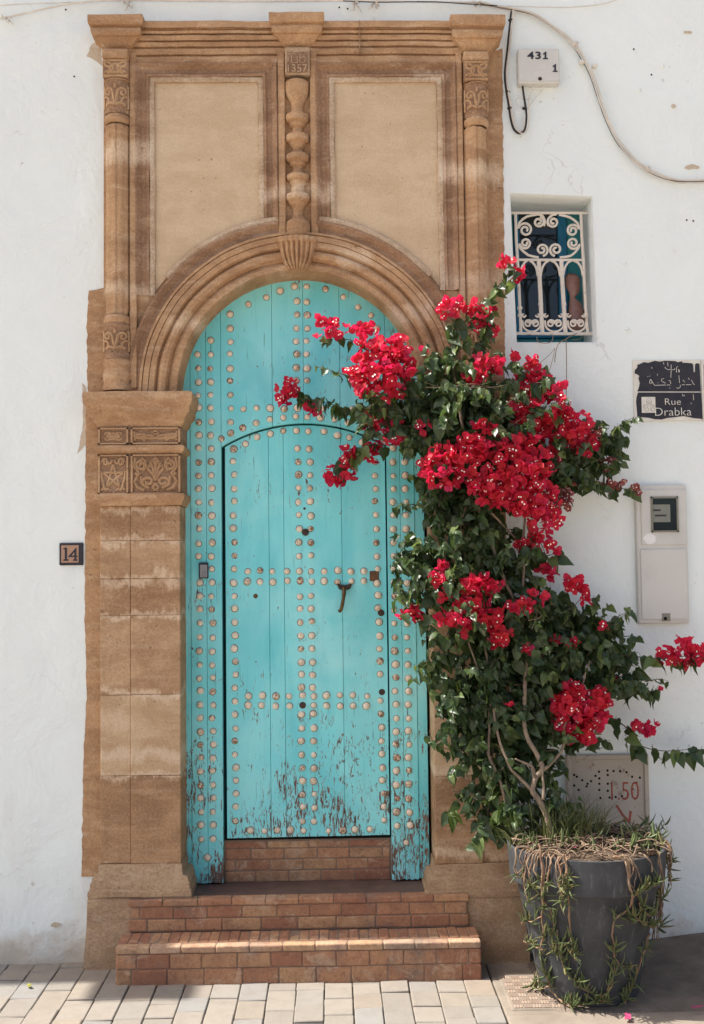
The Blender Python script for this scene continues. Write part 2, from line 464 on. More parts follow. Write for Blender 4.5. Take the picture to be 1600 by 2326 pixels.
MT['carve'] = m_stone('carved ridges', (.55, .36, .21), (.44, .27, .15), (.66, .49, .33), .3, wear=False, grain=.2)
MT['door'] = m_door(); MT['stud'] = m_stud()
MT['rust'] = simple('rust and rim shade', (.11, .06, .035), (.17, .085, .04), 60, .9, .2)
MT['iron'] = simple('dark iron', (.035, .028, .024), (.075, .042, .028), 40, .6, .3, metal=.3)
MT['brass'] = simple('tarnished brass', (.16, .09, .035), (.08, .05, .028), 40, .45, .2, metal=.7)
MT['gap'] = simple('timber backing and seam shade', (.012, .05, .055), (.01, .03, .03), 10, .9, 0)  # backing timber; near-black teal paints shadow lines into the seams
MT['void'] = simple('black gap', (.01, .01, .01), (.008, .008, .008), 10, .9, 0)
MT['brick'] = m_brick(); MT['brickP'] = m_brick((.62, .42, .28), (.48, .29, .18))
MT['mortar'] = simple('grey mortar', (.27, .185, .13), (.19, .125, .09), 14, .95, .4, .006)
MT['slab'] = simple('dark worn slab', (.175, .105, .082), (.115, .072, .058), 8, .6, .25, .004)
MT['paver'] = m_paver()
MT['joint'] = simple('dirt joint', (.175, .14, .105), (.10, .08, .060), 20, .95, .4)
MT['asphalt'] = simple('worn asphalt and grit', (.235, .186, .145), (.15, .118, .092), 9, .95, .9, .012, bsc=120)
MT['concrete'] = simple('dusty concrete', (.27, .225, .178), (.205, .168, .132), 6, .92, .4, .006)
MT['leaf'] = m_leaf('bougainvillea leaf', (.030, .054, .022), (.066, .100, .038), .28, .34, (.10, .165, .035))
MT['leaf2'] = m_leaf('young leaf', (.10, .155, .045), (.16, .20, .075), .36, .38, (.22, .30, .05))
MT['bract'] = m_leaf('crimson bract', (.57, .022, .055), (.62, .045, .065), .46, .55, (.82, .020, .11), .2, vary=((.62, .050, .150), (.58, .050, .028)))
MT['bract2'] = m_leaf('faded bract', (.30, .075, .075), (.36, .12, .105), .3, .7, None, .1)
MT['eye'] = simple('white flower eye', (.95, .88, .76), (.9, .8, .7), 40, .7, 0)
MT['bark'] = simple('pale bark', (.30, .225, .155), (.17, .125, .09), 30, .9, .6, .006)
MT['bark2'] = simple('dark twig', (.13, .085, .055), (.085, .055, .04), 30, .9, .4)
MT['pot'] = m_pot()
MT['soil'] = simple('dry soil', (.15, .10, .068), (.08, .056, .04), 25, .95, .9, .02)
MT['ice'] = m_leaf('succulent leaf', (.085, .115, .045), (.14, .17, .07), .18, .4)
MT['ice2'] = m_leaf('yellowing succulent leaf', (.17, .17, .055), (.23, .20, .09), .18, .45)
MT['icestem'] = simple('reddish stem', (.21, .115, .075), (.30, .20, .12), 25, .8, .4)
MT['dry'] = simple('dried stem', (.30, .22, .15), (.14, .085, .055), 18, .9, .3)
MT['grass'] = m_leaf('grass blade', (.12, .15, .05), (.20, .20, .08), .3, .5)
MT['cableW'] = simple('cream cable', (.70, .65, .57), (.56, .51, .44), 14, .7, .1)
MT['cableB'] = simple('black cable', (.022, .020, .020), (.04, .035, .03), 14, .6, .1)
MT['boxW'] = m_plate('cream plastic', (.60, .585, .54), (.45, .36, .27), .3, .66)
MT['grille'] = m_plate('rusty white iron', (.72, .65, .555), (.25, .105, .055), .8, .60)
MT['blue'] = simple('deep blue window paint', (.022, .175, .300), (.016, .130, .240), 12, .5, .15)
MT['teal'] = simple('teal window paint', (.035, .250, .265), (.032, .190, .215), 8, .6, .2)
MT['ink'] = simple('black enamel', (.022, .022, .030), (.035, .034, .042), 30, .5, .1)
MT['cream'] = simple('cream tile', (.72, .69, .62), (.64, .60, .52), 20, .5, .1)
MT['tan'] = simple('tan glaze', (.42, .25, .165), (.36, .22, .15), 30, .4, .1)
MT['grey'] = simple('grey plastic', (.30, .30, .31), (.26, .26, .27), 20, .4, 0)
MT['rustplate'] = m_plate('weathered steel cover', (.46, .40, .33), (.22, .125, .08), .8, .57)
MT['red'] = simple('red paint', (.40, .085, .055), (.33, .09, .06), 60, .7, 0)
MT['bag'] = simple('brown plastic wrap', (.30, .155, .12), (.20, .095, .07), 12, .25, .4, .01, spec=.6)
MT['petal'] = m_leaf('fallen petal', (.42, .03, .12), (.50, .10, .20), .2, .6)
MT['dryleaf'] = simple('dead leaf', (.42,.30,.12), (.3,.2,.09), 20, .8, .2)
MT['youngfall'] = simple('yellowed leaf', (.36,.33,.04), (.22,.22,.04), 20, .7, .2)
MT['string'] = simple('old string', (.30, .22, .16), (.2, .14, .1), 20, .9, 0)
g = NT('dark glass'); g.color((.012, .018, .022)); g.rough(.06); g.spec(.6); MT['glass'] = g.mat
# ================================================================ the ground
YW = 0.0                                       # facade plane
gm = MB(); gm.add([(-400,300,-.045),(400,300,-.045),(400,-400,-.045),(-400,-400,-.045)], [(0,3,2,1)])
def m_street():
    t = NT('street paving far off')
    br = t.n.new('ShaderNodeTexBrick'); br.inputs['Scale'].default_value = 1.0
    br.inputs['Brick Width'].default_value = .2; br.inputs['Row Height'].default_value = .117; br.inputs['Mortar Size'].default_value = .004
    br.inputs['Color1'].default_value = (.44, .38, .315, 1); br.inputs['Color2'].default_value = (.38, .335, .285, 1); br.inputs['Mortar'].default_value = (.10, .08, .06, 1)
    m = t.n.new('ShaderNodeMapping'); m.inputs['Rotation'].default_value = (0, 0, math.pi/2); t.l.new(t.pos, m.inputs[0]); t.l.new(m.outputs[0], br.inputs[0])
    t.color(t.mix(t.ramp(t.noise(3, 5), .4, .7, 0, .4), br.outputs[0], (.33, .28, .23))); t.rough(.88); return t.mat
structure(gm.build('street', m_street()))

XEDGE = PG(1118, 2230).x                       # pavers end here, concrete and asphalt beyond
pv = structure(MB().box(-2.05, XEDGE+.004, -1.62, .08, -.06, -.012).build('pavement', MT['joint']))
pw = .1165; ncol = int((XEDGE+1.95)/pw)
for i in range(ncol):
    xa = XEDGE-(i+1)*pw; xb = xa+pw
    ylist = []; y = .06-random.random()*.15
    y0 = .075
    while y0 > -2.35:
        L = random.choice([.115, .13, .15, .16, .18, .20])
        ylist.append((y0-L, y0)); y0 -= L
        if len(ylist) == 1: y0 -= random.random()*.0
    for (ya, yb) in ylist:
        if yb < -1.55: continue
        gx = random.uniform(.0006, .0030); gy = random.uniform(.0008, .0022)
        dz = random.uniform(-.0035, .0025); tx = random.uniform(-.003, .003)
        b = MB().box(xa+gx, xb-random.uniform(.0006,.003), ya+gy, yb-gy, -.04, dz)
        b.v = [(v[0]+random.uniform(-.0012,.0012), v[1]+random.uniform(-.002,.002), v[2]+(tx if v[0] > (xa+xb)/2 else 0) if v[2] > -.03 else v[2]) for v in b.v]
        b.build('paver', MT['paver'], pv, bevel=.0035)

# concrete strip round the access cover, then asphalt that rises to the wall on the right
cs = MB()
cs.box(XEDGE+.006, XEDGE+.42, -.655, .06, -.06, -.004).box(XEDGE+.006, 7.0, -1.6, -.655, -.06, -.002)
structure(cs.build('concrete_strip', MT['concrete'], bevel=.004))
ap = MB(); nx, ny = 60, 36
ax0, ax1, ay0, ay1 = XEDGE+.12, 7.0, -.95, .12
for j in range(ny+1):
    for i in range(nx+1):
        u = (i/nx)**1.8; v = j/ny
        x = ax0+(ax1-ax0)*u; y = ay1+(ay0-ay1)*v**1.7
        e = min(1, max(0, (x-ax0-.12)/1.0)); d = min(1, max(0, (-.04-y)/.75))
        zz = .10*e*(1-d)**1.6 + .0045 - .016*(1-min(1, (x-ax0)/.10))
        if y < -.60: zz -= .03*min(1, (-.60-y)/.12)
        zz += mnoise.noise(Vector((x*5, y*5, 0)))*.009+mnoise.noise(Vector((x*23, y*23, 3)))*.004
        cs_ = (x, y, zz); ap.v.append(cs_)
for j in range(ny):
    for i in range(nx):
        a = j*(nx+1)+i; ap.f.append((a, a+1, a+nx+2, a+nx+1)); ap.m.append(0)
structure(ap.build('asphalt', MT['asphalt'], smooth='all'))

# ================================================================ whitewashed house
house = thing('whitewashed_house', 'whitewashed house front with brown smears beside the carved stone portal', 'house', (0, 0, 0))
HT = 5.35
# window opening (leaning a little, as hand-built walls do)
WQ = [P(1174, 779, YW), P(1357, 779, YW), P(1346, 446, YW), P(1159, 438, YW)]
wq = [(p.x, p.z) for p in WQ]
dx0, dx1 = P(300, 1200, YW).x, P(1095, 1200, YW).x; dz1 = P(690, 160, YW).z
wm = MB()
xL, xR, zB = -9.0, 9.0, -.1
def quad(a, b, c, d): wm.add([(a[0],YW,a[1]),(b[0],YW,b[1]),(c[0],YW,c[1]),(d[0],YW,d[1])], [(0,1,2,3)])
quad((xL,zB),(dx0,zB),(dx0,dz1),(xL,dz1)); quad((xL,dz1),(dx1,dz1),(dx1,HT),(xL,HT))
xs1 = dx1; xs2 = 2.6
quad((xs1,zB),(xs2,zB),wq[1],wq[0]); quad((xs2,zB),(xs2,HT),wq[2],wq[1]); quad((xs2,HT),(xs1,HT),wq[3],wq[2]); quad((xs1,HT),(xs1,zB),wq[0],wq[3])
quad((xs2,zB),(xR,zB),(xR,HT),(xs2,HT))
wm.add([(xL,0,HT),(xR,0,HT),(xR,6,HT),(xL,6,HT)], [(0,1,2,3)])
wm.add([(xL,6,zB),(xR,6,zB),(xR,6,HT),(xL,6,HT)], [(0,3,2,1)])
for x in (xL, xR): wm.add([(x,0,zB),(x,6,zB),(x,6,HT),(x,0,HT)], [(0,1,2,3)])
wm.build('wall', MT['wall'], house, fix=False)
# rounded window reveal
rv = MB(); D = .30
cxw = sum(q[0] for q in wq)/4; czw = sum(q[1] for q in wq)/4
for y, k in ((-.001, 1.0), (.008, .985), (.03, .975), (D, .965)):
    for q in wq: rv.v.append((cxw+(q[0]-cxw)*k, y, czw+(q[1]-czw)*k))
for l in range(3):
    for i in range(4): rv.f.append((l*4+i, l*4+(i+1)%4, l*4+4+(i+1)%4, l*4+4+i)); rv.m.append(0)
rv.build('window_reveal', MT['wall'], house, fix=False, smooth=True)
# roof coping throws the narrow band of shade along the foot of the wall
MB().stack([(HT-.02,0,-.10),(HT+.03,0,-.135),(HT+.09,0,-.135),(HT+.11,0,-.10)], -9, 9, .3).build('roof_coping', MT['wall'], house)
sh = HT/math.tan(SUN_EL)
spx = PG(330, 2235).x - sh
rs = MB(); rs.prism([(spx-.20, HT-.05), (spx+.24, HT-.05), (spx+.20, HT+.05), (spx-.20, HT+.07)], -.34, .02); rs.build('roof_shadow_caster', MT['wall'], house, bevel=.02)  # unseen projection added to throw the bump in the ground shade

def ragged(name, pts, mat, parent, y0, y1, amp=.006, step=.02, seed=0):
    out = []
    n = len(pts)
    for i in range(n):
        a, b = Vector(pts[i]), Vector(pts[(i+1) % n]); k = max(1, int((b-a).length/step))
        for j in range(k):
            q = a+(b-a)*j/k
            w = mnoise.noise(Vector((q.x*28+seed, q.y*28, seed)))*amp + mnoise.noise(Vector((q.x*90, q.y*90, seed+5)))*amp*.5
            w2 = mnoise.noise(Vector((q.x*25, q.y*25+9, seed+3)))*amp
            out.append((q.x+w, q.y+w2))
    return MB().prism(out, y0, y1).build(name, mat, parent)
def px2(pts, Y): return [(P(x, y, Y).x, P(x, y, Y).z) for x, y in pts]
MT['smear'] = m_stone('thin brown wash', (.62, .53, .42), (.54, .43, .31), (.72, .67, .59), .6, wear=False, grain=.2)
ragged('paint_smear', px2([(206,105),(224,88),(234,150),(196,128)], 0), MT['smear'], house, -.0012, .002, .008, .01, 1)
ragged('paint_smear', px2([(186,870),(198,880),(197,1010),(176,1032),(190,960)], 0), MT['smear'], house, -.0012, .002, .006, .012, 2)
ragged('plaster_band', px2([(202,662),(240,655),(240,892),(200,892),(198,780)], 0), MT['stone'], house, -.004, .01, .006, .012, 3)
ragged('plaster_band', px2([(196,930),(232,930),(232,1990),(186,1990),(190,1740),(197,1570),(193,1400)], 0), MT['stone'], house, -.004, .01, .005, .016, 4)
ragged('plaster_band', px2([(1095,120),(1141,112),(1144,420),(1147,760),(1146,1000),(1150,1600),(1152,1990),(1100,1990)], 0), MT['stone'], house, -.005, .01, .006, .010, 5)
# broken plaster and little knobs left in the wall
for (x, y, rx, ry) in ((1572,380,20,6),(1562,75,11,3),(1530,242,6,6),(128,2100,13,6)):
    ragged('plaster_scar', px2([(x+rx*math.cos(a)*random.uniform(.7,1.1), y+ry*math.sin(a)*random.uniform(.7,1.1)) for a in [k*.52 for k in range(12)]], 0), MT['smear'], house, -.004, .002, .006, .006, x)
for (x, y) in ((1418,598),(1425,748),(1452,205),(1505,150)):
    c = P(x, y, 0); MB().lathe([(.0001,-.008),(.010,-.004),(.008,.006),(.0001,.008)], c, 8, sy=1).build('plaster_knob', MT['wall'], house, smooth='all')
for (x, y) in ((169,174),(771,17),(790,20),(150,22),(1440,112),(1480,170),(1560,500),(1575,502)):
    c = P(x, y, 0); MB().lathe([(.0045,-.002),(.003,.003)], c, 7).add([(c.x+.0045*math.cos(k*.9), -.0015, c.z+.0045*math.sin(k*.9)) for k in range(7)], [tuple(range(7))]).build('nail_hole', MT['void'], house)

# ================================================================ carved stone portal
portal = thing('stone_portal', 'carved brown sandstone portal framing the arched turquoise door', 'portal', (P(690, 2000, 0).x, 0, 0))
YD = .13                                        # plane of the door frame face
ctr = P(689, 1400, YD)
AX = ctr.x; AZ = P(690, 637, .12).z - .552; AR = .552
YS = -.035                                      # field of the portal
XL_, XR_ = P(236, 400, YS).x, P(1112, 400, YS).x
ZT, ZI = P(690, 49, YS).z, P(300, 891, YS).z
def arc(r, a0, a1, n, cx=AX, cz=AZ): return [(cx+r*math.cos(a0+(a1-a0)*i/n), cz+r*math.sin(a0+(a1-a0)*i/n)) for i in range(n+1)]
aS = math.asin(max(-1, min(1, (ZI-AZ)/AR)))
poly = [(XL_, ZI), (AX-AR*math.cos(aS), ZI)] + arc(AR, math.pi-aS, aS, 48) + [(XR_, ZI), (XR_, ZT), (XL_, ZT)]
MB().prism(poly, YS, .22).build('portal_field', MT['stone'], portal)

# the two sunk panels, each bounded below by the arch
RO = 404/505.
def panel(x0, x1, y0, left):
    a, b = P(x0, 350, YS).x, P(x1, 350, YS).x; zt = P((x0+x1)/2, y0, YS).z
    def on(x): return AZ+math.sqrt(max(0, RO*RO-(x-AX)**2))
    n = 18
    pts = [(a+(b-a)*i/n, on(a+(b-a)*i/n)) for i in range(n+1)] + [(b, zt), (a, zt)]
    MB().prism(pts, YS-.004, YS+.01).build('panel', MT['panel'], portal)
    # pale fillet and dark hollow moulding round three sides
    path = [(a, on(a)-.02), (a, zt), (b, zt), (b, on(b)-.02)]
    def sub(pth):
        out = []
        for i in range(len(pth)-1):
            p, q = Vector(pth[i]), Vector(pth[i+1]); k = max(1, int((q-p).length/.06))
            out += [tuple(p+(q-p)*j/k) for j in range(k)]
        return out+[pth[-1]]
    path = sub(path)
    w = .023
    MB().sweep(path, [(0, YS+.004), (0, YS-.014), (w*.45, YS-.019), (w, YS-.017), (w, YS+.004)]).wobble(.0035, 14, x0).build('pale_fillet', MT['stoneL'], portal, smooth=True)
    W2 = .068
    MB().sweep(path, [(w, YS+.004), (w+.001, YS-.020), (w+.012, YS-.022), (w+.020, YS-.012), (w+.036, YS-.010), (w+.050, YS-.026), (w+.058, YS-.034), (W2+w-.006, YS-.034), (W2+w, YS-.022), (W2+w, YS+.004)]).wobble(.003, 9, x0+1).build('hollow_moulding', MT['stoneD'], portal, smooth=True)
panel(353, 588, 190, True); panel(761, 994, 190, False)

# arch mouldings: concentric rings
def ring(r0, r1, prof, name, mat, seed, a0=None, a1=None):
    path = arc((r0+r1)/2, math.pi+.08 if a0 is None else a0, -.08 if a1 is None else a1, 64)
    hw = (r1-r0)/2
    MB().sweep(path, [(hw*o, y) for o, y in prof]).wobble(.003, 9, seed).build(name, mat, portal, smooth=True)
k = 1/505.
ring(AR, AR+.045, [(-1, .20), (-1, YS-.010), (-.8, YS-.018), (.2, YS-.020), (.7, YS-.012), (1, YS-.004), (1, YS+.02)], 'arch_soffit_roll', MT['stone'], 11)
ring(AR+.045, AR+.100, [(-1, YS+.02), (-1, YS-.008), (-.6, YS-.030), (0, YS-.036), (.5, YS-.030), (.8, YS-.014), (1, YS-.010), (1, YS+.02)], 'arch_torus', MT['stone'], 12)
ring(AR+.100, AR+.172, [(-1, YS+.02), (-1, YS-.018), (-.85, YS-.036), (-.2, YS-.038), (-.15, YS-.030), (-.1, YS-.040), (.55, YS-.042), (.62, YS-.032), (.7, YS-.042), (1, YS-.040), (1, YS+.02)], 'arch_fascia', MT['stone'], 13)
ring(AR+.172, AR+.232, [(-1, YS+.02), (-1, YS-.026), (-.8, YS-.022), (-.2, YS-.018), (.3, YS-.028), (.62, YS-.036), (.75, YS-.036), (1, YS-.030), (1, YS+.02)], 'arch_hollow', MT['stoneD'], 14, None, math.acos((P(676,350,-.07).x-.088-AX)/(AR+.202)))
ring(AR+.172, AR+.232, [(-1, YS+.02), (-1, YS-.026), (-.8, YS-.022), (-.2, YS-.018), (.3, YS-.028), (.62, YS-.036), (.75, YS-.036), (1, YS-.030), (1, YS+.02)], 'arch_hollow', MT['stoneD'], 16, math.acos((P(676,350,-.07).x+.088-AX)/(AR+.202)), None)
a1_ = math.acos((P(352, 680, YS).x-AX)/-RO)
ring(AR+.232, RO+.012, [(-1, YS+.02), (-1, YS-.026), (-.3, YS-.030), (.6, YS-.024), (1, YS-.012), (1, YS+.02)], 'arch_fillet', MT['stoneL'], 15, math.pi-.72, math.acos((P(676,350,-.07).x-.088-AX)/RO))
ring(AR+.232, RO+.012, [(-1, YS+.02), (-1, YS-.026), (-.3, YS-.030), (.6, YS-.024), (1, YS-.012), (1, YS+.02)], 'arch_fillet', MT['stoneL'], 17, math.acos((P(676,350,-.07).x+.088-AX)/RO), .72)

# outer jamb strips between colonnette and panel moulding
for (xa, xb) in ((297, 313), (1040, 1054), (633, 649), (706, 722)):
    yb = 885 if xa in (297, 1040) else 560
    a, b, c, d = RECT(xa, 124, xb, yb, YS)
    MB().box(a, b, YS-.030, YS+.02, c, d).build('jamb_strip', MT['stone'], portal, bevel=.004)

# entablature
def levels(ys, Y):      # list of (photo y, side, yfront) top to bottom -> world, bottom to top
    return [(P(690, y, f).z, s, f) for y, s, f in ys][::-1]
xa, xb = P(250, 80, YS).x, P(1100, 80, YS).x
ent = levels([(47, 0, -.04), (49, 0, -.094), (62, 0, -.094), (64, 0, -.074), (67, 0, -.072), (69, 0, -.084), (75, 0, -.080), (77, 0, -.064), (80, 0, -.078), (90, 0, -.074), (92, 0, -.058), (95, 0, -.068), (104, 0, -.064), (107, 0, -.050), (110, 0, -.062), (122, 0, -.060), (125, 0, -.046), (128, 0, -.058), (143, 0, -.058), (146, 0, -.046), (149, 0, -.03)], 0)
MB().stack(ent, xa, xb, .05, 60).wobble(.0035, 8, 21).build('entablature', MT['stone'], portal, smooth=True)
MB().box(P(817,90,-.08).x-.0012, P(817,90,-.08).x+.002, -.0946, -.05, P(817,122,-.08).z, P(817,49,-.08).z).build('joint_line', MT['stoneD'], portal)
def cap(x0, x1, ytop, ybot, xn0, xn1, seed, side_right=True):
    zt, zb = P((x0+x1)/2, ytop, -.11).z, P((x0+x1)/2, ybot, -.06).z
    na, nb = XR(xn0, xn1, ybot, -.06); wa, wb = XR(x0, x1, ytop+15, -.12)
    ov = ((wb-wa)-(nb-na))/2; cx = (na+nb)/2 + ((wa+wb)/2-(na+nb)/2)*.5
    hw = (nb-na)/2; h = zt-zb
    L = [(0, 0, -.058), (.04, .0, -.062), (.06, .10, -.070), (.16, .28, -.080), (.28, .50, -.090), (.335, .66, -.095), (.345, .66, -.107),
         (.38, .80, -.111), (.50, .84, -.114), (.58, .84, -.113), (.62, .76, -.106), (.655, .78, -.106), (.665, .92, -.122), (.70, .98, -.126), (.76, 1.0, -.128), (.97, 1.0, -.128), (1.0, .97, -.124)]
    MB().stack([(zb+h*t, ov*s, y) for t, s, y in L], cx-hw, cx+hw, .0, 10).wobble(.004, 11, seed).build('cornice_cap', MT['stone'], portal, smooth=True)
cap(202, 327, 36, 114, 238, 296, 31); cap(611, 736, 30, 108, 645, 706, 32); cap(1023, 1148, 36, 122, 1053, 1112, 33)

# relief carving: strokes laid over a flat or round ground
def relief(name, strokes, r, place, parent, mat, n=4):
    m = MB()
    for st in strokes:
        m.tube([place(u, v) for u, v in st], r, n)
    return m.build(name, mat, parent)
def arcp(cx, cy, r, a0, a1, n=10): return [(cx+r*math.cos(R(a0+(a1-a0)*i/n)), cy+r*math.sin(R(a0+(a1-a0)*i/n))) for i in range(n+1)]
def mirror(st): return st+[[(-u, v) for u, v in s] for s in st]
LATTICE = mirror([arcp(-.1, 0, .55, -80, 80), arcp(.95, .05, .75, 110, 250), arcp(.55, -.75, .35, 20, 175), arcp(.5, .55, .38, -160, 70)]) + [[(-1,.95),(1,.95)],[(-1,-.95),(1,-.95)]]
SCROLL = mirror([spiral(.5, .30, .34, .08, math.pi, -1.2), [(.16,.30),(.10,-.1),(.0,-.55)], arcp(.75,-.35,.35,40,200), [(.9,.8),(.92,-.8)], arcp(.35,-.85,.35,30,150)]) + [[(0,.85),(0,.55)],[(-1,.95),(1,.95)],[(-1,-.95),(1,-.95)]]
def colonnette(xc0, xc1, rows, seed):
    """rows: photo y of the parts of an attached column"""
    xm = (xc0+xc1)/2
    col = None
    r = (P(xc1,600,-.05).x-P(xc0,600,-.05).x)/2
    def X(y): return P(xm, y, -.05).x
    yc = YS-.012
    def Z(y): return P(xm, y, -.09).z
    neck0, l0, l1, t1, s0, s1, t2, t3, b0, b1, b2 = rows
    cx = X(300)
    MB().box(cx-r*1.0, cx+r*1.0, yc-r*.95, YS+.01, Z(l0)-.002, Z(neck0)).build('capital_block', MT['stone'], portal, bevel=.006)
    # square carved block
    MB().box(cx-r*.97, cx+r*.97, yc-r*.78, YS+.01, Z(l1), Z(l0)-.002).build('capital_block', MT['stoneD'], portal, bevel=.004)  # darker ground paints shade behind the lattice
    relief('carving', LATTICE, .0062, lambda u, v: (cx+u*r*.90, yc-r*.80, Z((l0+l1)/2)+v*(Z(l0)-Z(l1))*.42), portal, MT['carve'])
    def drum(y0, y1, rr, name, prof=None, flute=None, mat='stone'):
        za, zb = Z(y1), Z(y0); h = zb-za
        pr = prof or [(0.9, 0), (1.0, .12), (1.0, .88), (.9, 1)]
        MB().lathe([(q*rr, t*h) for q, t in pr], (cx, yc, za), 40, flute=flute).wobble(.002, 15, seed+y0).build(name, MT[mat], portal, smooth=True)
    drum(l1+1, t1-14, r*1.0, 'capital_ring', [(.85, 0), (.98, .2), (1.0, .5), (.97, .8), (.8, 1)])
    drum(t1-14, s0-20, r*.93, 'capital_drum', [(1, 0), (1, 1)], mat='stoneD')
    relief('carving', SCROLL, .0064, lambda u, v: (cx+r*.95*math.sin(u*1.25), yc-r*.95*math.cos(u*1.25), Z((t1-14+s0-20)/2)+v*(Z(t1-14)-Z(s0-20))*.42), portal, MT['carve'])
    drum(s0-20, s0, r*1.0, 'capital_ring', [(.80, 0), (.95, .18), (1.02, .5), (.95, .85), (.86, 1)])
    cx = X((s0+s1)/2)
    fl = lambda a: 1.0-.10*max(0, math.cos(a*9))**2
    drum(s0, s1, r*.88, 'shaft', [(.85, 0), (.95, .01), (1, .03), (1, .96), (1.05, .985), (.8, 1)], fl)
    cx = X(s1)
    drum(s1, t2, r*1.02, 'base_ring', [(.9, 0), (1, .2), (1, .7), (.86, 1)])
    drum(t2, t3, r*.96, 'base_drum', [(1.05, 0), (.97, .1), (.97, .86), (1.06, .92), (1.0, 1)], mat='stoneD')
    relief('carving', SCROLL, .0064, lambda u, v: (cx+r*.98*math.sin(u*1.25), yc-r*.98*math.cos(u*1.25), Z((t2+t3)/2)+v*(Z(t2)-Z(t3))*.36), portal, MT['carve'])
    drum(t3, b2, r*1.05, 'base_torus', [(1.05, 0), (1.08, .1), (1.0, .18), (.94, .26), (1.0, .36), (1.04, .52), (.97, .62), (.92, .70), (1.0, .8), (1.0, .92), (.95, 1)])
colonnette(237, 297, (112, 133, 177, 196, 277, 714, 733, 815, 815, 850, 886), 41)
colonnette(1053, 1111, (118, 136, 185, 204, 284, 714, 733, 815, 815, 850, 886), 42)

# centre pilaster: date block, baluster, shell keystone
a, b, c, d = RECT(648, 107, 704, 170, -.08)
MB().box(a, b, -.085, YS, c, d).build('date_block', MT['stoneL'], portal, bevel=.005)
a2, b2, c2, d2 = RECT(652, 118, 700, 165, -.085)
MB().box(a2, b2, -.0875, -.08, c2, d2).build('date_ground', MT['stoneD'], portal)
put_text('date_numeral', '1357', 654, 145, 699, 163, -.092, MT['stoneL'], portal, .006, .012)
relief('date_numeral', [[(655,141),(655,130)],[(663,142),(663,125)],[(663,142),(676,142),(676,128)],[(682,142),(682,124)],[(682,133),(690,127),(695,134),(691,142),(684,142)],[(656,123),(659,123)]], .0026, lambda u, v: P(u, v, -.0885), portal, MT['stoneL'])
bal = [(175,.80),(180,1.0),(200,1.0),(212,.86),(225,.58),(240,.50),(250,.62),(254,.96),(261,1.0),(268,.95),(271,.72),(279,.66),(282,.46),(290,.44),(297,.60),(300,.96),(307,1.0),(314,.93),(317,.70),(323,.66),(330,.42),(336,.44),(341,.72),(346,.98),(353,1.0),(359,.90),(362,.70),(368,.66),(372,.44),(381,.44),(388,.62),(391,.94),(396,.98),(402,.90),(404,.72),(411,.70),(414,.58),(428,.58),(432,.62),(436,.98),(443,1.02),(449,.98),(452,.84),(457,.78),(462,.58),(470,.46),(484,.46),(490,.64),(499,1.0),(512,1.06),(526,1.0),(532,.9)]
bx = P(676, 350, -.07).x; br_ = (P(704,350,-.07).x-P(648,350,-.07).x)/2
prof = [(r_*br_, P(676, y, -.09).z) for y, r_ in bal][::-1]
MB().lathe(prof, (bx, YS-.004, 0), 20, sy=1.0).wobble(.0015, 20, 3).build('baluster', MT['stone'], portal, smooth=True)
# shell keystone
sk = MB(); N = 44
zs = [(533,1.0,-.135),(538,1.04,-.140),(544,1.0,-.138),(548,.95,-.128),(565,.90,-.122),(585,.78,-.112),(600,.60,-.100),(610,.42,-.085)]
kx = P(675, 570, -.1).x; kw = (P(718,540,-.1).x-P(632,540,-.1).x)/2
for y, wd, yf in zs:
    z_ = P(675, y, yf).z; fl_ = 1 if 548 <= y <= 600 else .25
    for i in range(N+1):
        u = -1+2*i/N
        sc_ = (abs(math.cos(u*math.pi*3.5))-.5)*.020*fl_
        sk.v.append((kx+u*kw*wd, yf*(1-.22*u*u)-sc_, z_))
for l in range(len(zs)-1):
    for i in range(N): q = l*(N+1)+i; sk.f.append((q, q+1, q+N+2, q+N+1)); sk.m.append(0)
M_ = len(sk.v)
sk.v += [(kx-kw, YS+.01, P(675,533,-.1).z), (kx+kw, YS+.01, P(675,533,-.1).z)]
sk.f.append(tuple([M_, M_+1]+list(range(N, -1, -1)))); sk.m.append(0)
for s_, e in ((0, 0), (N, 1)):
    for l in range(len(zs)-1):
        p0, p1 = sk.v[l*(N+1)+s_], sk.v[(l+1)*(N+1)+s_]
        sk.add([p0, p1, (p1[0], YS+.01, p1[2]), (p0[0], YS+.01, p0[2])], [(0,1,2,3)])
sk.build('shell_keystone', MT['stone'], portal, smooth=True)

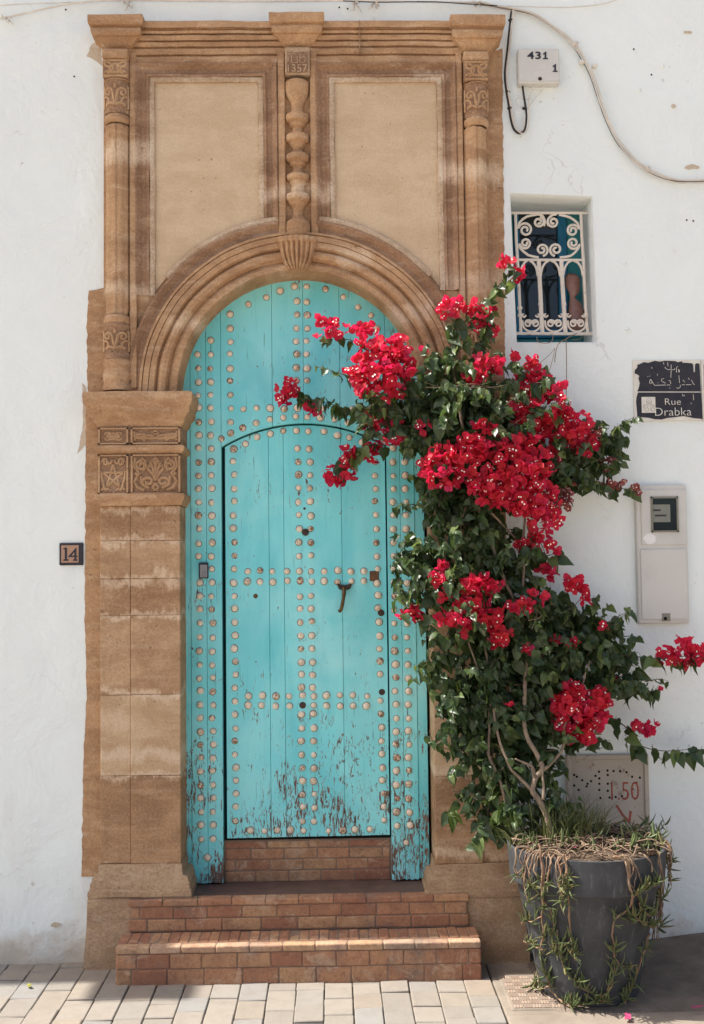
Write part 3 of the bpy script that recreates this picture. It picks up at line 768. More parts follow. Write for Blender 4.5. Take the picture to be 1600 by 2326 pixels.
# imposts, friezes and pilasters
def impost(xl, xr, seed, mirror_=False):
    """xl, xr: photo x of the pilaster faces (outer and inner)"""
    yf = -.075
    a, b = XR(xl, xr, 1000, yf)
    def Z(y, f=yf): return P((xl+xr)/2, y, f).z
    L = [(969, 0, yf), (960, .012, yf-.012), (948, .022, yf-.024), (942, .034, yf-.032), (938, .040, yf-.036), (926, .042, yf-.040), (920, .046, yf-.044), (916, .052, yf-.050), (893, .056, yf-.054), (889, .050, yf-.050)]
    MB().stack([(Z(y, f), s, f) for y, s, f in L], a, b, .22, 14).wobble(.004, 10, seed).build('impost_cornice', MT['stone'], portal, smooth=True)
    MB().stack([(Z(1012), 0, yf), (Z(969), 0, yf)], a, b, .22, 1).build('frieze', MT['stoneD'], portal)  # darker ground, recess shade put into the stone colour
    MB().stack([(Z(1030,yf-.01), 0, yf-.004), (Z(1025,yf-.01), .012, yf-.018), (Z(1018,yf-.01), .016, yf-.022), (Z(1012,yf-.01), .012, yf-.018), (Z(1010,yf-.01), 0, yf-.004)], a, b, .22, 14).wobble(.003, 12, seed+1).build('frieze_bead', MT['stone'], portal, smooth=True)
    MB().stack([(Z(1124), 0, yf), (Z(1030), 0, yf)], a, b, .22, 1).build('frieze', MT['stoneD'], portal)
    MB().stack([(Z(1149), 0, yf-.004), (Z(1140,yf-.01), .006, yf-.012), (Z(1134,yf-.02), .015, yf-.020), (Z(1124,yf-.02), .017, yf-.022), (Z(1121,yf-.02), .014, yf-.02)], a, b, .22, 14).wobble(.003, 12, seed+2).build('frieze_ledge', MT['stone'], portal, smooth=True)
    mid = a+(b-a)*(.385 if not mirror_ else .615)
    s1 = (a, mid-.006) if not mirror_ else (mid+.006, b); s2 = (mid+.006, b) if not mirror_ else (a, mid-.006)
    def fr(x0, x1, z0, z1, strokes, r=.0055):
        m = MB()
        for q in ((x0, x0+.008, z0, z1), (x1-.008, x1, z0, z1), (x0, x1, z0, z0+.006), (x0, x1, z1-.006, z1)): m.box(q[0], q[1], yf-.010, yf+.004, q[2], q[3])
        m.build('frieze_border', MT['carve'], portal)
        cx, cz, hx, hz = (x0+x1)/2, (z0+z1)/2, (x1-x0)/2-.010, (z1-z0)/2-.010
        relief('carving', strokes, r, lambda u, v: (cx+u*hx, yf-.004, cz+v*hz), portal, MT['carve'])
    star = []
    pts = [(.95*math.sin(2*math.pi*k/5)*.85, -.1+.95*math.cos(2*math.pi*k/5)*.72) for k in range(5)]
    order = [0, 2, 4, 1, 3, 0]
    star = [[pts[order[i]], pts[order[i+1]]] for i in range(5)]
    star += mirror([spiral(.62, .72, .24, .06, 0, 1.2), [(.55,-.95),(.75,-.6),(.9,-.2),(.95,.2)], [(.2,-.95),(.45,-.8),(.6,-.95)], arcp(.3,.85,.2,180,360), [(.95,-.9),(.7,-.75)]])
    palm = mirror([spiral(.60, .52, .30, .07, math.pi*.5, -1.35), [(.9,.98),(.98,.5),(.72,.05),(.95,-.4),(.8,-.75),(.5,-.92)], spiral(.34, -.42, .30, .08, -math.pi/2, 1.3),
                   [(0,-.35),(.14,.05),(.34,.30),(.30,.50),(.12,.40)], [(0,-.3),(.10,.3),(.22,.65),(.14,.80),(0,.55)], [(.0,-.95),(.12,-.75),(0,-.5)], [(.3,-.8),(.6,-.55),(.66,-.1)], [(.55,.2),(.45,.75),(.62,.95)], [(.75,-.1),(.9,.1)]]) + [[(0,-.35),(0,.92)],[(-.1,.8),(0,.95),(.1,.8)]]
    rose = mirror([arcp(.0,.0,.5,-90,90), arcp(.42,.42,.22,-40,160), arcp(.42,-.42,.22,-160,40)])+[[(-.5,0),(.5,0)],[(0,-.7),(0,.7)],[(-.4,-.4),(.4,.4)],[(-.4,.4),(.4,-.4)]]
    vine = mirror([spiral(.26, -.1, .38, .10, math.pi*.9, 1.4), spiral(.74, .05, .40, .12, math.pi*1.6, -1.3), [(.0,.9),(.14,.5),(.0,.25)], [(.95,-.8),(.88,.0),(.98,.8)], [(.45,-.8),(.6,-.4)]])
    fr(s1[0]+.004, s1[1], Z(1009), Z(972), rose, .0042); fr(s2[0], s2[1]-.004, Z(1009), Z(972), vine, .0056)
    fr(s1[0]+.004, s1[1], Z(1122), Z(1033), star, .0058); fr(s2[0], s2[1]-.004, Z(1122), Z(1033), palm, .0070)
    # pilaster stones
    MB().box(a+.011, b-.011, yf+.0225, .21, Z(1962, yf), Z(1149, yf)).build('joint_mortar', MT['stoneL'], portal)
    rows = [1149, 1228, 1314, 1398, 1578, 1762, 1962]
    yp = yf+.012
    for i in range(len(rows)-1):
        for (x0, x1, dy) in ((a+.008, mid, .004 if not mirror_ else 0), (mid, b-.008, 0 if not mirror_ else .004)):
            dyy = random.uniform(-.004, .004)+dy
            MB().box(x0+.0003, x1-.0003, yp+dyy, .22, Z(rows[i+1], yp)+.0003, Z(rows[i], yp)-.0003).wobble(.0012, 7, seed+i).build('pilaster_stone', MT[('stA','stB','stA','stB','stC','stA')[i]], portal, bevel=.005, seg=2)
    MB().stack([(Z(2034,yp), .044, yp-.028), (Z(2027,yp), .046, yp-.030), (Z(2020,yp), .044, yp-.029), (Z(2018,yp), .038, yp-.022), (Z(2003,yp), .036, yp-.021), (Z(2000,yp), .031, yp-.017), (Z(1993,yp), .029, yp-.016), (Z(1990,yp), .024, yp-.012), (Z(1987,yp), .006, yp-.008), (Z(1962,yp), .001, yp-.004)], a+.004, b-.008, .22, 12).wobble(.004, 9, seed+9).build('pilaster_base', MT['plinth'], portal, smooth=True)
    # rough plinth down to the paving
    z0 = Z(2034, yp)-.001
    MB().stack([(-.05, .060, yp-.034), (.04, .056, yp-.032), (z0*.6, .046, yp-.028), (z0-.01, .042, yp-.026), (z0, .040, yp-.022)], a, b-.004, .22, 14).wobble(.006, 7, seed+5).build('plinth', MT['plinth'], portal, smooth=True)
    return a, b
impost(222, 412, 51); impost(972, 1152, 61, True)
# ================================================================ arched door frame and its wicket leaf
frame = thing('arched_door_frame', 'fixed arched turquoise plank frame with double rows of cream studs', 'door frame', (AX, YD, P(690, 1992, YD).z))
leaf = thing('door_leaf', 'turquoise wicket door with arched top, handle and peeling paint', 'door', (P(505,1500,YD).x, YD, P(690, 1902, YD).z))
YF, YLf = .118, .134
fx = lambda x, y=1300: P(x, y, YF).x
lx0, lx1 = fx(507, 1400), fx(881, 1400)
LCX = (lx0+lx1)/2; zpk = P(690, 963, YF).z; zsp = P(505, 1016, YF).z
half = (lx1-lx0)/2; sag = zpk-zsp; LR = (half*half+sag*sag)/(2*sag); LCZ = zpk-LR
def ltop(x, d=0.0): return LCZ+math.sqrt(max(0, (LR+d)**2-(x-LCX)**2))
def otop(x): return AZ+math.sqrt(max(0, (AR+.02)**2-(x-AX)**2))
zfb = P(680, 2038, -.107).z+.002; zlb = P(690, 1901, YLf).z
def plank(xa, xb, zlo, zhi, y0, y1, par_, ragged_bottom=False):
    n = 12; g = .0007
    xa += g; xb -= g
    if xb-xa < .004: return
    top = [(xa+(xb-xa)*i/n, zhi(xa+(xb-xa)*i/n)) for i in range(n+1)]
    bot = [(xa+(xb-xa)*i/n, zlo(xa+(xb-xa)*i/n)) for i in range(n+1)]
    if ragged_bottom:
        bot = [(x, z+abs(mnoise.noise(Vector((x*40, 3, 1))))*.014) for x, z in bot]
    MB().prism(bot+top[::-1], y0, y1).build('plank', MT['door'], par_, bevel=.0014)
oL, oR = AX-AR-.018, AX+AR+.018
fs = [oL, fx(434), fx(470), lx0-.004]
for i in range(3): plank(fs[i], fs[i+1], lambda x: zfb, otop, YF+(.004 if i == 0 else 0), YF+.045, frame, True)
fs = [lx1+.004, fx(912), fx(944), oR]
for i in range(3): plank(fs[i], fs[i+1], lambda x: zfb, otop, YF+(.004 if i == 2 else 0), YF+.045, frame, True)
us = [lx0-.004, fx(619, 900), fx(690, 900), fx(773, 900), lx1+.004]
for i in range(4): plank(us[i], us[i+1], lambda x: ltop(x, .004), otop, YF, YF+.045, frame)
MB().box(oL, lx0-.001, YF+.046, YF+.06, zfb+.02, AZ).box(lx1+.001, oR, YF+.046, YF+.06, zfb+.02, AZ).prism([(x, z) for x, z in arc(AR+.02, 0, math.pi, 30)], YF+.046, YF+.06).build('backing', MT['gap'], frame)
lp = [lx0+.003, P(613,1400,YLf).x, P(647,1400,YLf).x, P(779,1400,YLf).x, lx1-.002]
lp[0] = lx0+.011
for i in range(4): plank(lp[i], lp[i+1], lambda x: zlb+(x-LCX)*.006+random.uniform(0,.0015), lambda x: ltop(x, -.004), YLf, YLf+.04, leaf)
MB().box(lx0-.02, lx1+.02, YLf+.041, YLf+.06, zlb+.02, zsp).build('backing', MT['gap'], leaf)

# studs: one dome on a rust ring doubling as painted rim shade, shared by all
sm = MB()
sm.lathe([(.0160, 0), (.0142, -.0070), (.0088, -.0125), (.0001, -.0150)], (0,0,0), 10)
sm.v = [(x, z, y) for x, y, z in sm.v]
sm.lathe([(.0182, 0), (.0155, -.0012)], (0,0,0), 10, mi=1)
n0 = 40
sm.v = sm.v[:n0]+[(x, z, y) for x, y, z in sm.v[n0:]]
so_ = sm.build('stud', [MT['stud'], MT['rust']], None, smooth='all'); stud_me = so_.data
bm = bmesh.new(); bm.from_mesh(stud_me); bmesh.ops.recalc_face_normals(bm, faces=bm.faces); bm.to_mesh(stud_me); bm.free()
bpy.data.objects.remove(so_)
def stud(x, y, par_, Y, j=1.6):
    p = P(x+random.uniform(-j, j), y+random.uniform(-j, j), Y)
    s = random.uniform(.82, 1.06)
    inst('stud', stud_me, par_, Matrix.Translation(p) @ Matrix.Rotation(random.uniform(0, 6.28), 4, 'Y') @ Matrix.Rotation(random.gauss(0, .07), 4, 'X') @ Matrix.Diagonal((s*random.uniform(.92,1.08), s*random.uniform(.6,1.15), s, 1)))
def inside(x, y): 
    p = P(x, y, YF); return p.z < AZ or (p.x-AX)**2+(p.z-AZ)**2 < (AR-.022)**2
y = 745.0; i = 0
while y < 1925:
    for x0 in (449.5, 478):
        x = x0+(y-770)*.0068
        if x0 < 460 and 1268 < y < 1312: continue
        if inside(x, y): stud(x, y, frame, YF)
    for x0 in (893, 921):
        x = x0+(y-1075)*.0122
        if y > 1880: continue
        if inside(x+2, y): stud(x, y, frame, YF)
    y += 30.6+random.uniform(-1.2, 1.2)
stud(473, 1949, frame, YF); stud(922, 1915, frame, YF)
for y in (714,745,775,805,836,866,898,929,958,985):
    stud(524, y, frame, YF)
    if y > 730: stud(857, y, frame, YF)
for x, y in ((565,691),(605,676),(637,660),(669,650),(698,650),(741,657),(780,676),(813,697),(843,715),(502,997)): stud(x, y, frame, YF)
for y in (685,715,745,775,805,835,866): stud(674, y, frame, YF); stud(698, y, frame, YF)
for x, y in ((552,928),(582,928),(614,928),(645,928),(674,928),(703,928),(734,928),(765,928),(800,930),(828,932),(553,971),(583,961),(613,952),(645,948),(673,946),(699,948),(730,949),(760,952),(790,960),(820,970)): stud(x, y, frame, YF)
for x, y in ((557,1007),(584,994),(614,985),(645,980),(675,979),(702,979),(735,980),(766,988),(794,994),(823,1004)): stud(x, y, leaf, YLf)
y = 1020
while y < 1875:
    stud(531+(y-1020)*.006, y, leaf, YLf)
    if not (1270 < y < 1335 or 1565 < y < 1615):
        for x0 in (676.5, 703): stud(x0+(y-1020)*.0145, y, leaf, YLf)
    if not (1560 < y < 1590): stud(851+(y-1050)*.026, y, leaf, YLf)
    y += 30.2+random.uniform(-1, 1)
for yy in (1297, 1321):
    for x in (562,591,619,653,682,707,738,768,798,828): stud(x, yy, leaf, YLf)
for yy in (1580, 1603):
    for x in (566,596,627,657,688,713,743,773,803,834):
        if (x, yy) != (688, 1603): stud(x, yy, leaf, YLf)
for x in (570,600,631,661,691,747,778,808,842): stud(x, 1886-(x-690)*.008, leaf, YLf)
# hardware
def disc(x, y, r, par_, Y, name, mat, dep=.006):
    p = P(x, y, Y); m = MB().lathe([(r, 0), (r*.9, -dep), (.0001, -dep*1.1)], (0,0,0), 12)
    m.v = [(p.x+a, p.y+c, p.z+b) for a, b, c in m.v]; return m.build(name, mat, par_, smooth=True)
disc(694, 1209, .017, leaf, YLf, 'keyhole_boss', MT['iron'], .010); disc(866, 1392, .016, leaf, YLf, 'keyhole_boss', MT['iron'])
disc(688, 1602, .016, leaf, YLf, 'missing_stud_hole', MT['iron'], .002); disc(868, 1572, .015, leaf, YLf, 'missing_stud_hole', MT['iron'], .002)
disc(692, 1155, .006, leaf, YLf, 'nail_head', MT['iron'], .003); disc(581, 1354, .011, leaf, YLf, 'nail_head', MT['rust'], .003)
a, b, c, d = RECT(840, 1297, 861, 1320, YLf); MB().box(a, b, YLf-.005, YLf+.002, c, d).build('lock_plate', MT['rust'], leaf, bevel=.002)
kn = MB(); a, b, c, d = RECT(766, 1326, 800, 1338, YLf); kn.prism([(a, d), (a+.008, c), (a+.022, c-.004), (b-.022, c-.004), (b-.008, c), (b, d), ((a+b)/2, d-.006)], YLf-.016, YLf+.002)
hd = kn.build('handle_plate', MT['iron'], leaf, bevel=.003)
pts = [P(782,1336,YLf-.022), P(782,1346,YLf-.034), P(780,1362,YLf-.040), P(777,1378,YLf-.036), P(773,1389,YLf-.030), P(770,1385,YLf-.030)]
MB().tube(cr(pts, 5), [.0095]*8+[.008]*10+[.0062]*8, 8).build('handle_pull', MT['brass'], leaf, smooth=True)

bell = thing('doorbell', 'small grey doorbell button screwed to the turquoise door frame', 'doorbell', P(463, 1314, YF))
a, b, c, d = RECT(453, 1278, 474, 1314, YF)
MB().box(a, b, YF-.016, YF, c, d).build('housing', MT['ink'], bell, bevel=.003)
MB().box(a+.005, b-.004, YF-.0185, YF-.014, c+.005, d-.009).build('button', MT['grey'], bell, bevel=.002)
relief('bell_mark', [[(460,1309),(462,1300),(464,1298),(466,1300),(468,1309),(460,1309)]], .0007, lambda u, v: P(u, v, YF-.0188), bell, MT['ink'])

# ================================================================ brick steps
steps = thing('brick_steps', 'two worn red brick steps below the turquoise door', 'steps', (P(690, 2200, -.29).x, -.29, 0))
def course(xa, xb, z0, z1, yf, n, off, depth=.05, jit=.0015, g=.0026, mat='brick'):
    L = (xb-xa)/n
    e = [xa]; x = xa+L*(off if off else 1)
    while x < xb-L*.2: e.append(x+random.uniform(-.006,.006)); x += L
    e.append(xb)
    for i in range(len(e)-1):
        b = MB().box(e[i]+g/2, e[i+1]-g/2, yf+random.uniform(-jit, jit), yf+depth, z0+g/2, z1-g/2)
        b.wobble(.003, 22, i+z0*50)
        b.build('brick', MT[mat], steps, bevel=.0055, seg=2)
Y1, Y2 = -.289, -.107
z1 = P(680, 2144, Y1).z; z2 = P(680, 2038, Y2).z
l0, l1 = P(262, 2190, Y1).x, P(1094, 2165, Y1).x
u0, u1 = P(292, 2075, Y2).x, P(1066, 2060, Y2).x
YB = .150                                       # brick riser under the wicket
MB().box(l0+.006, l1-.006, Y1+.0035, .2, -.05, z1-.004).build('mortar_bed', MT['mortar'], steps, bevel=.004)
MB().box(u0+.006, u1-.006, Y2+.0035, .21, z1-.004, z2-.005).build('mortar_bed', MT['mortar'], steps, bevel=.004)
h = z1/2.55
course(l0, l1, -.012, h*1.05, Y1, 10, .45); course(l0, l1, h*1.05, h*2.05, Y1-.001, 11, .62); 
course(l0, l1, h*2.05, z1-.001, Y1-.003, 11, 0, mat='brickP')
# tread of bricks laid on edge
nb = 36; w = (l1-l0)/nb
for i in range(nb):
    b = MB().box(l0+w*i+.0016, l0+w*(i+1)-.0016, Y1+.052, Y2-.001, z1-.04, z1+random.uniform(-.004, .0010)).wobble(.0025, 30, i)
    b.build('brick', MT['brick'], steps, bevel=.003)
hh = (z2-z1)
course(u0, u1, z1+.002, z1+hh*.40, Y2, 9, .5); course(u0+.01, u1-.01, z1+hh*.40, z1+hh*.78, Y2, 10, .3); course(u0, u1, z1+hh*.78, z2, Y2-.004, 10, 0, .06)
MB().box(AX-AR-.06, AX+AR+.06, Y2+.058, YB+.03, z2-.03, z2-.004).wobble(.002, 9, 1).build('threshold_slab', MT['slab'], steps, bevel=.004)
MB().box(u0+.004, u1-.004, Y2+.052, -.03, z2-.05, z2-.007).build('threshold_mortar', MT['mortar'], steps)
zA = z2-.004; zB_ = zlb-.016
MB().box(lx0-.01, lx1+.01, YB+.003, .2, zA-.02, zB_+.001).build('mortar_bed', MT['mortar'], steps)
hs = (zB_-zA)
zz = [zA, zA+hs*.27, zA+hs*.54, zA+hs*.80, zB_-.004]
for i in range(4): course(lx0-.002, lx1-.001, zz[i], zz[i+1], YB, 5 if i < 3 else 4, (.9, .35, .8, 0)[i], .04)
MB().box(lx0-.004, lx1+.004, YB+.012, YB+.05, zB_-.002, zlb+.03).build('gap_shadow', MT['void'], steps)  # black box standing in for the shadow line under the leaf

# ================================================================ access cover in the pavement
q = [PG(1132, 2218), PG(1262, 2207), PG(1308, 2286), PG(1160, 2292)]
cv = thing('access_cover', 'cast concrete access cover with basket weave ridges beside the pot', 'access cover', (q[0].x, q[3].y, 0))
ca, cb = XEDGE+.035, XEDGE+.035+.36; cy0, cy1 = q[3].y-.01, q[3].y+.36
MB().box(ca, cb, cy0, cy1, -.03, .001).build('slab', MT['concrete'], cv, bevel=.004)
rm = MB(); nn = 9; cw = (cb-ca-.02)/nn
for i in range(nn):
    for j in range(nn):
        x, y = ca+.01+cw*i, cy0+.01+cw*j
        for k in range(3):
            o = cw*(.18+.30*k)
            if (i+j) % 2: rm.box(x+cw*.06, x+cw*.94, y+o-.0035, y+o+.0035, -.004, .0045)
            else: rm.box(x+o-.0035, x+o+.0035, y+cw*.06, y+cw*.94, -.004, .0045)
rm.build('ridge_pattern', MT['tan2'] if 'tan2' in MT else simple('reddish ridge', (.30, .215, .16), (.36, .28, .22), 12, .9, .3), cv, kind='stuff')
# ================================================================ window with iron grille
win = thing('casement_window', 'deep blue casement window with dark panes sunk in the white wall', 'window', P(1260, 770, .25))
YG = .07; YWn = .235
a, b, c, d = RECT(1150, 430, 1350, 790, YWn)
def bar(m, x0, x1, z0, z1, y0, y1): m.box(x0, x1, y0, y1, z0, z1)
m = MB(); t_ = .05
m.box(a, b, YWn, .30, d-t_, d).box(a, b, YWn, .30, c, c+.045).box(a, a+t_*.8, YWn, .30, c+.045, d-t_).box(b-.13, b, YWn, .30, c+.045, d-t_)
m.build('outer_frame', MT['teal'], win, bevel=.004)
ia, ib, ic, id_ = a+t_*.8+.002, b-.132, c+.047, d-t_-.002
m = MB(); s_ = .042
m.box(ia, ib, YWn-.012, .28, id_-s_*1.1, id_).box(ia, ib, YWn-.012, .28, ic, ic+s_).box(ia, ia+s_*.55, YWn-.012, .28, ic+s_, id_-s_*1.1).box(ib-s_, ib, YWn-.012, .28, ic+s_, id_-s_*1.1)
m.build('casement', MT['blue'], win, bevel=.003)
MB().box(ia+s_*.5, ib-s_*.9, YWn+.012, YWn+.018, ic+s_*.9, id_-s_).build('pane', MT['glass'], win)
MB().box(a-.1, b+.1, .302, .312, c-.1, d+.1).build('room_dark_sheet', MT['void'], win)  # black sheet stands in for the unlit room behind the window

gr = thing('window_grille', 'rusty white wrought iron scroll grille in front of the window', 'grille', P(1250, 760, YG))
def W2(u, v):            # crop pixel (origin 1120,420, scale 3.325) -> place
    return P(1120+u/3.325, 420+v/3.325, YG)
def rod(name, pts, r, n=6, smooth=4, sq=None):
    r = r*1.22
    q = cr([W2(u, v) for u, v in pts], smooth) if len(pts) > 2 else [W2(u, v) for u, v in pts]
    return MB().tube(q, r, n, squash=sq).build(name, MT['grille'], gr, smooth=True)
rod('rail', [(128,212),(742,212)], .0052); rod('rail', [(178,566),(690,568)], .0052); rod('rail', [(172,1122),(762,1126)], .0062)
rod('upright', [(170,205),(176,400),(186,570),(196,760),(206,980),(212,1120)], .0060); rod('upright', [(664,205),(672,400),(684,570),(692,760),(704,980),(716,1120)], .0060)
rod('upright', [(346,566),(352,700),(360,860),(366,1000),(374,1120)], .0085); rod('upright', [(516,566),(522,700),(532,860),(540,1000),(548,1120)], .0085)
for (u, v) in ((352,650),(360,900),(366,985),(520,650),(536,900),(544,985),(206,985),(204,930),(702,985)):
    p = W2(u, v); MB().lathe([(.010,-.008),(.0125,0),(.010,.008)], p, 8).build('collar', MT['grille'], gr, smooth='all')
def scroll(cx, cy, r0, r1, a0, turns, lead=(), r=.0048):
    sp = [(cx+q*math.cos(g), cy+q*math.sin(g)) for q, g in [(r0+(r1-r0)*i/20, R(a0)+turns*2*math.pi*i/20) for i in range(21)]]
    rod('scroll', list(lead)+sp, r, 6, 2)
# top panel: four C scrolls
scroll(345, 280, 42, 10, -75, 1.55, [(330,566-320),(200,300)][:0]); scroll(455, 280, 46, 10, -105, -1.55)
scroll(245, 340, 55, 12, -170, 1.6, [(330,225),(255,240),(200,285)]); scroll(602, 345, 48, 11, -10, -1.6, [(500,225),(580,245),(640,290)])
scroll(245, 440, 44, 10, 170, -1.6, [(345,548),(265,530),(200,470)]); scroll(606, 440, 48, 11, 10, 1.6, [(505,548),(590,535),(645,480)])
scroll(370, 490, 48, 10, 80, -1.55); scroll(476, 488, 50, 10, 100, 1.55)
rod('arch_bar', [(320,222),(370,230),(392,275),(385,310)], .0046); rod('arch_bar', [(480,222),(440,232),(412,275),(420,310)], .0046)
# fan bars under the middle rail
for (x0, x1) in ((192, 344), (350, 512), (520, 684)):
    w_ = (x1-x0)/2; xm = (x0+x1)/2
    rod('arch_bar', [(x0+10, 690),(x0+22, 630),(x0+45,590),(xm-10, 572)], .0046); rod('arch_bar', [(x1-4, 690),(x1-16, 630),(x1-40,590),(xm+10, 572)], .0046)
# bottom scrolls
for x0, x1 in ((214, 372), (384, 546), (556, 714)):
    w_ = x1-x0
    scroll(x0+w_*.33, 1048, 30, 8, 0, -1.4, r=.0040); scroll(x0+w_*.67, 1048, 30, 8, 180, 1.4, r=.0040)
    rod('scroll', [(x0+8,1025),(x0+18,1075),(x0+w_*.35,1105),(x0+w_*.65,1105),(x1-18,1075),(x1-8,1025)], .0042)
for (u, s) in ((232,1),(340,-1),(398,1),(514,-1),(570,1),(690,-1)):
    scroll(u, 984, 16, 6, 0 if s > 0 else 180, .8*s, r=.0036)
bag = MB()
bp = [(585,672,26,.11),(600,700,44,.10),(604,760,52,.11),(612,815,34,.10),(600,855,16,.10),(618,890,38,.105),(628,960,52,.11),(640,1040,46,.105),(640,1085,42,.10),(635,1105,20,.10)]
N = 14
for k_, (u, v, w_, y) in enumerate(bp):
    c_ = P(1120+u/3.325, 420+v/3.325, y+.045); r_ = w_/3.325/490*1.15
    for j in range(N):
        g_ = 2*math.pi*j/N; q_ = 1+mnoise.noise(Vector((j*.9, k_*1.3, 2)))*.45
        bag.v.append((c_.x+r_*q_*math.cos(g_), c_.y+r_*.7*q_*math.sin(g_), c_.z))
for k_ in range(len(bp)-1):
    for j in range(N): bag.f.append((k_*N+j, k_*N+(j+1)%N, k_*N+N+(j+1)%N, k_*N+N+j)); bag.m.append(0)
bag.f += [tuple(range(N)), tuple(range((len(bp)-1)*N, len(bp)*N))]; bag.m += [0, 0]
tag(bag.build('plastic_bundle', MT['bag'], smooth='all', at=P(1310, 752, .13)), 'knotted brown plastic bundle stuffed behind the white window grille', 'bundle')
st = thing('loose_strings', 'frayed strings dangling from the foot of the window grille', 'string', P(1290, 760, .02))
for pts in ([(635,1120),(540,1170),(490,1210),(470,1300),(468,1340)], [(552,1170),(556,1300),(556,1470),(553,1605)], [(470,1235),(440,1360),(408,1460)], [(470,1232),(420,1290),(340,1355)], [(455,1140),(445,1180),(400,1195),(345,1185),(330,1150)], [(690,1130),(650,1165),(600,1170)]):
    MB().tube(cr([P(1120+u/3.325, 420+v/3.325, .06-.10*min(1, max(0, (v-1120)/70))) for u, v in pts], 5), .0021 if len(pts) > 3 else .0012, 5).build('string', MT['string'], st, smooth=True)

# ================================================================ junction box and cables
jb = thing('junction_box', 'cream junction box stencilled 431 and 1, high on the wall', 'junction box', P(1222, 192, 0))
a, b, c, d = RECT(1176, 114, 1270, 193, -.03)
MB().box(a, b, -.045, 0, c, d).build('case', MT['boxW'], jb, bevel=.006, seg=2)
MB().box(a+.003, b-.003, -.047, -.044, c+.012, d-.001).build('lid', MT['boxW'], jb, bevel=.002)
put_text('numeral', '43', 1198, 117, 1229, 134, -.049, MT['ink'], jb, .002, .02, 1.1)
def one(x, y, w, h): return px2([(x, y+h*.28), (x+w*.55, y), (x+w*.68, y), (x+w*.68, y+h*.86), (x+w, y+h*.86), (x+w, y+h), (x, y+h), (x, y+h*.86), (x+w*.32, y+h*.86), (x+w*.32, y+h*.3), (x, y+h*.42)], -.049)
MB().prism(one(1234, 117, 11, 17), -.049, -.0465).build('numeral', MT['ink'], jb)
MB().prism(one(1256, 145, 11, 18), -.049, -.0465).build('numeral', MT['ink'], jb)
disc(1227, 179, .009, jb, -.047, 'screw', MT['iron'], .003)
a_, b_, c_, d_ = RECT(1213, 138, 1241, 158, -.048); MB().box(a_, b_, -.0485, -.046, c_, d_).build('faded_label', MT['boxW'], jb)
def cable(name, label, paths, mats, r, Y=-.018, cat='cable', n=6):
    t = thing(name, label, cat, P(paths[0][0][0], paths[0][0][1], Y))
    for k_, pth in enumerate(paths):
        yy = Y-.006*(k_ % 3)
        q_ = cr([P(x, y_, yy-.004*math.sin(i*1.7+k_)) for i, (x, y_) in enumerate(pth)], 7)
        rr = r[k_] if isinstance(r, (list, tuple)) else r
        MB().tube(q_, rr, n).build('strand', MT[mats[k_]], t, smooth=True)
    return t
main = [(1085,4),(1120,12),(1160,20),(1210,32),(1255,62),(1300,98),(1325,135),(1343,170),(1362,225),(1378,270),(1398,312),(1422,345),(1450,372),(1490,396),(1540,410),(1620,410)]
sweepc = cable('cable_bundle', 'cream cable bundle sweeping down the right of the wall', [main, [(x+random.uniform(-2,3), y+5) for x, y in main], [(x+4, y-2+random.uniform(-2,2)) for x, y in main], [(x-3, y+2) for x, y in main]], ['cableW','cableW','cableW','cableB'], [.0036,.0030,.0034,.0016])
for x, y in ((1307,100),(1322,142),(1352,150),(1470,383)):
    p = P(x, y, -.02); MB().lathe([(.0001,-.012),(.012,-.008),(.014,0),(.010,.009),(.0001,.011)], p, 9).wobble(.006, 60, x).build('clip', MT['cableW'], sweepc, smooth='all')
loop = [(1162,22),(1158,60),(1153,110),(1147,165),(1150,205),(1156,240),(1160,268),(1167,292),(1180,303),(1192,295),(1196,272),(1195,248),(1191,222),(1187,194)]
drop = cable('drop_cable', 'black and cream cable looping below the junction box', [loop, [(x+4, y) for x, y in loop[:7]]+[(1170,286),(1180,298),(1190,290),(1193,262)], [(x+6, y) for x, y in loop[:12]]+[(1203,220),(1212,196)], [(1195,250),(1215,225),(1232,206),(1234,194)], [(1190,245),(1178,240),(1172,228),(1180,222),(1192,226),(1208,224)]], ['cableB','cableW','cableW','cableW','cableW'], [.0050,.0030,.0026,.0018,.0016])
for x, y in ((1160,46),(1154,209),(1158,246),(1192,246)):
    p = P(x, y, -.022); MB().lathe([(.010,-.004),(.012,0),(.010,.004)], p, 8).build('tie', MT['cableB'], drop, smooth='all')
wires = [[(1150,14),(1200,15),(1280,17),(1350,12),(1385,5),(1420,-6)]]
cable('thin_wire', 'thin grey wire strung from the cable bend up out of the top right', wires, ['cableW'], [.0022], -.012)
topw = cable('roof_wires', 'wires with frayed ties running along the very top of the wall', [[(-30,14),(60,9),(140,6),(240,2),(330,-6)], [(-30,48),(10,40),(60,30),(120,16),(180,6),(260,1),(420,2),(600,3),(800,2),(960,4),(1085,6)], [(780,2),(860,5),(980,4),(1060,9),(1130,13)], [(848,38),(855,55),(848,72),(836,90)]], ['cableW','cableW','cableB','cableW'], [.0024,.0042,.0022,.0016])
for x, y, s in ((808,8,1.2),(853,14,1.5),(1085,12,1.1),(14,46,1.2),(292,10,.8)):
    m = MB()
    for k_ in range(9):
        p0 = P(x+random.uniform(-8,8), y+random.uniform(-6,4), -.02); p1 = p0+Vector((random.uniform(-.02,.02), random.uniform(-.02,0), random.uniform(-.035,.012)))*s
        m.tube([p0, (p0+p1)/2+Vector((random.uniform(-.008,.008),-.006,0)), p1], [.004, .0036, .0016], 5)
    m.build('frayed_tie', MT['cableW'], topw, smooth='all')

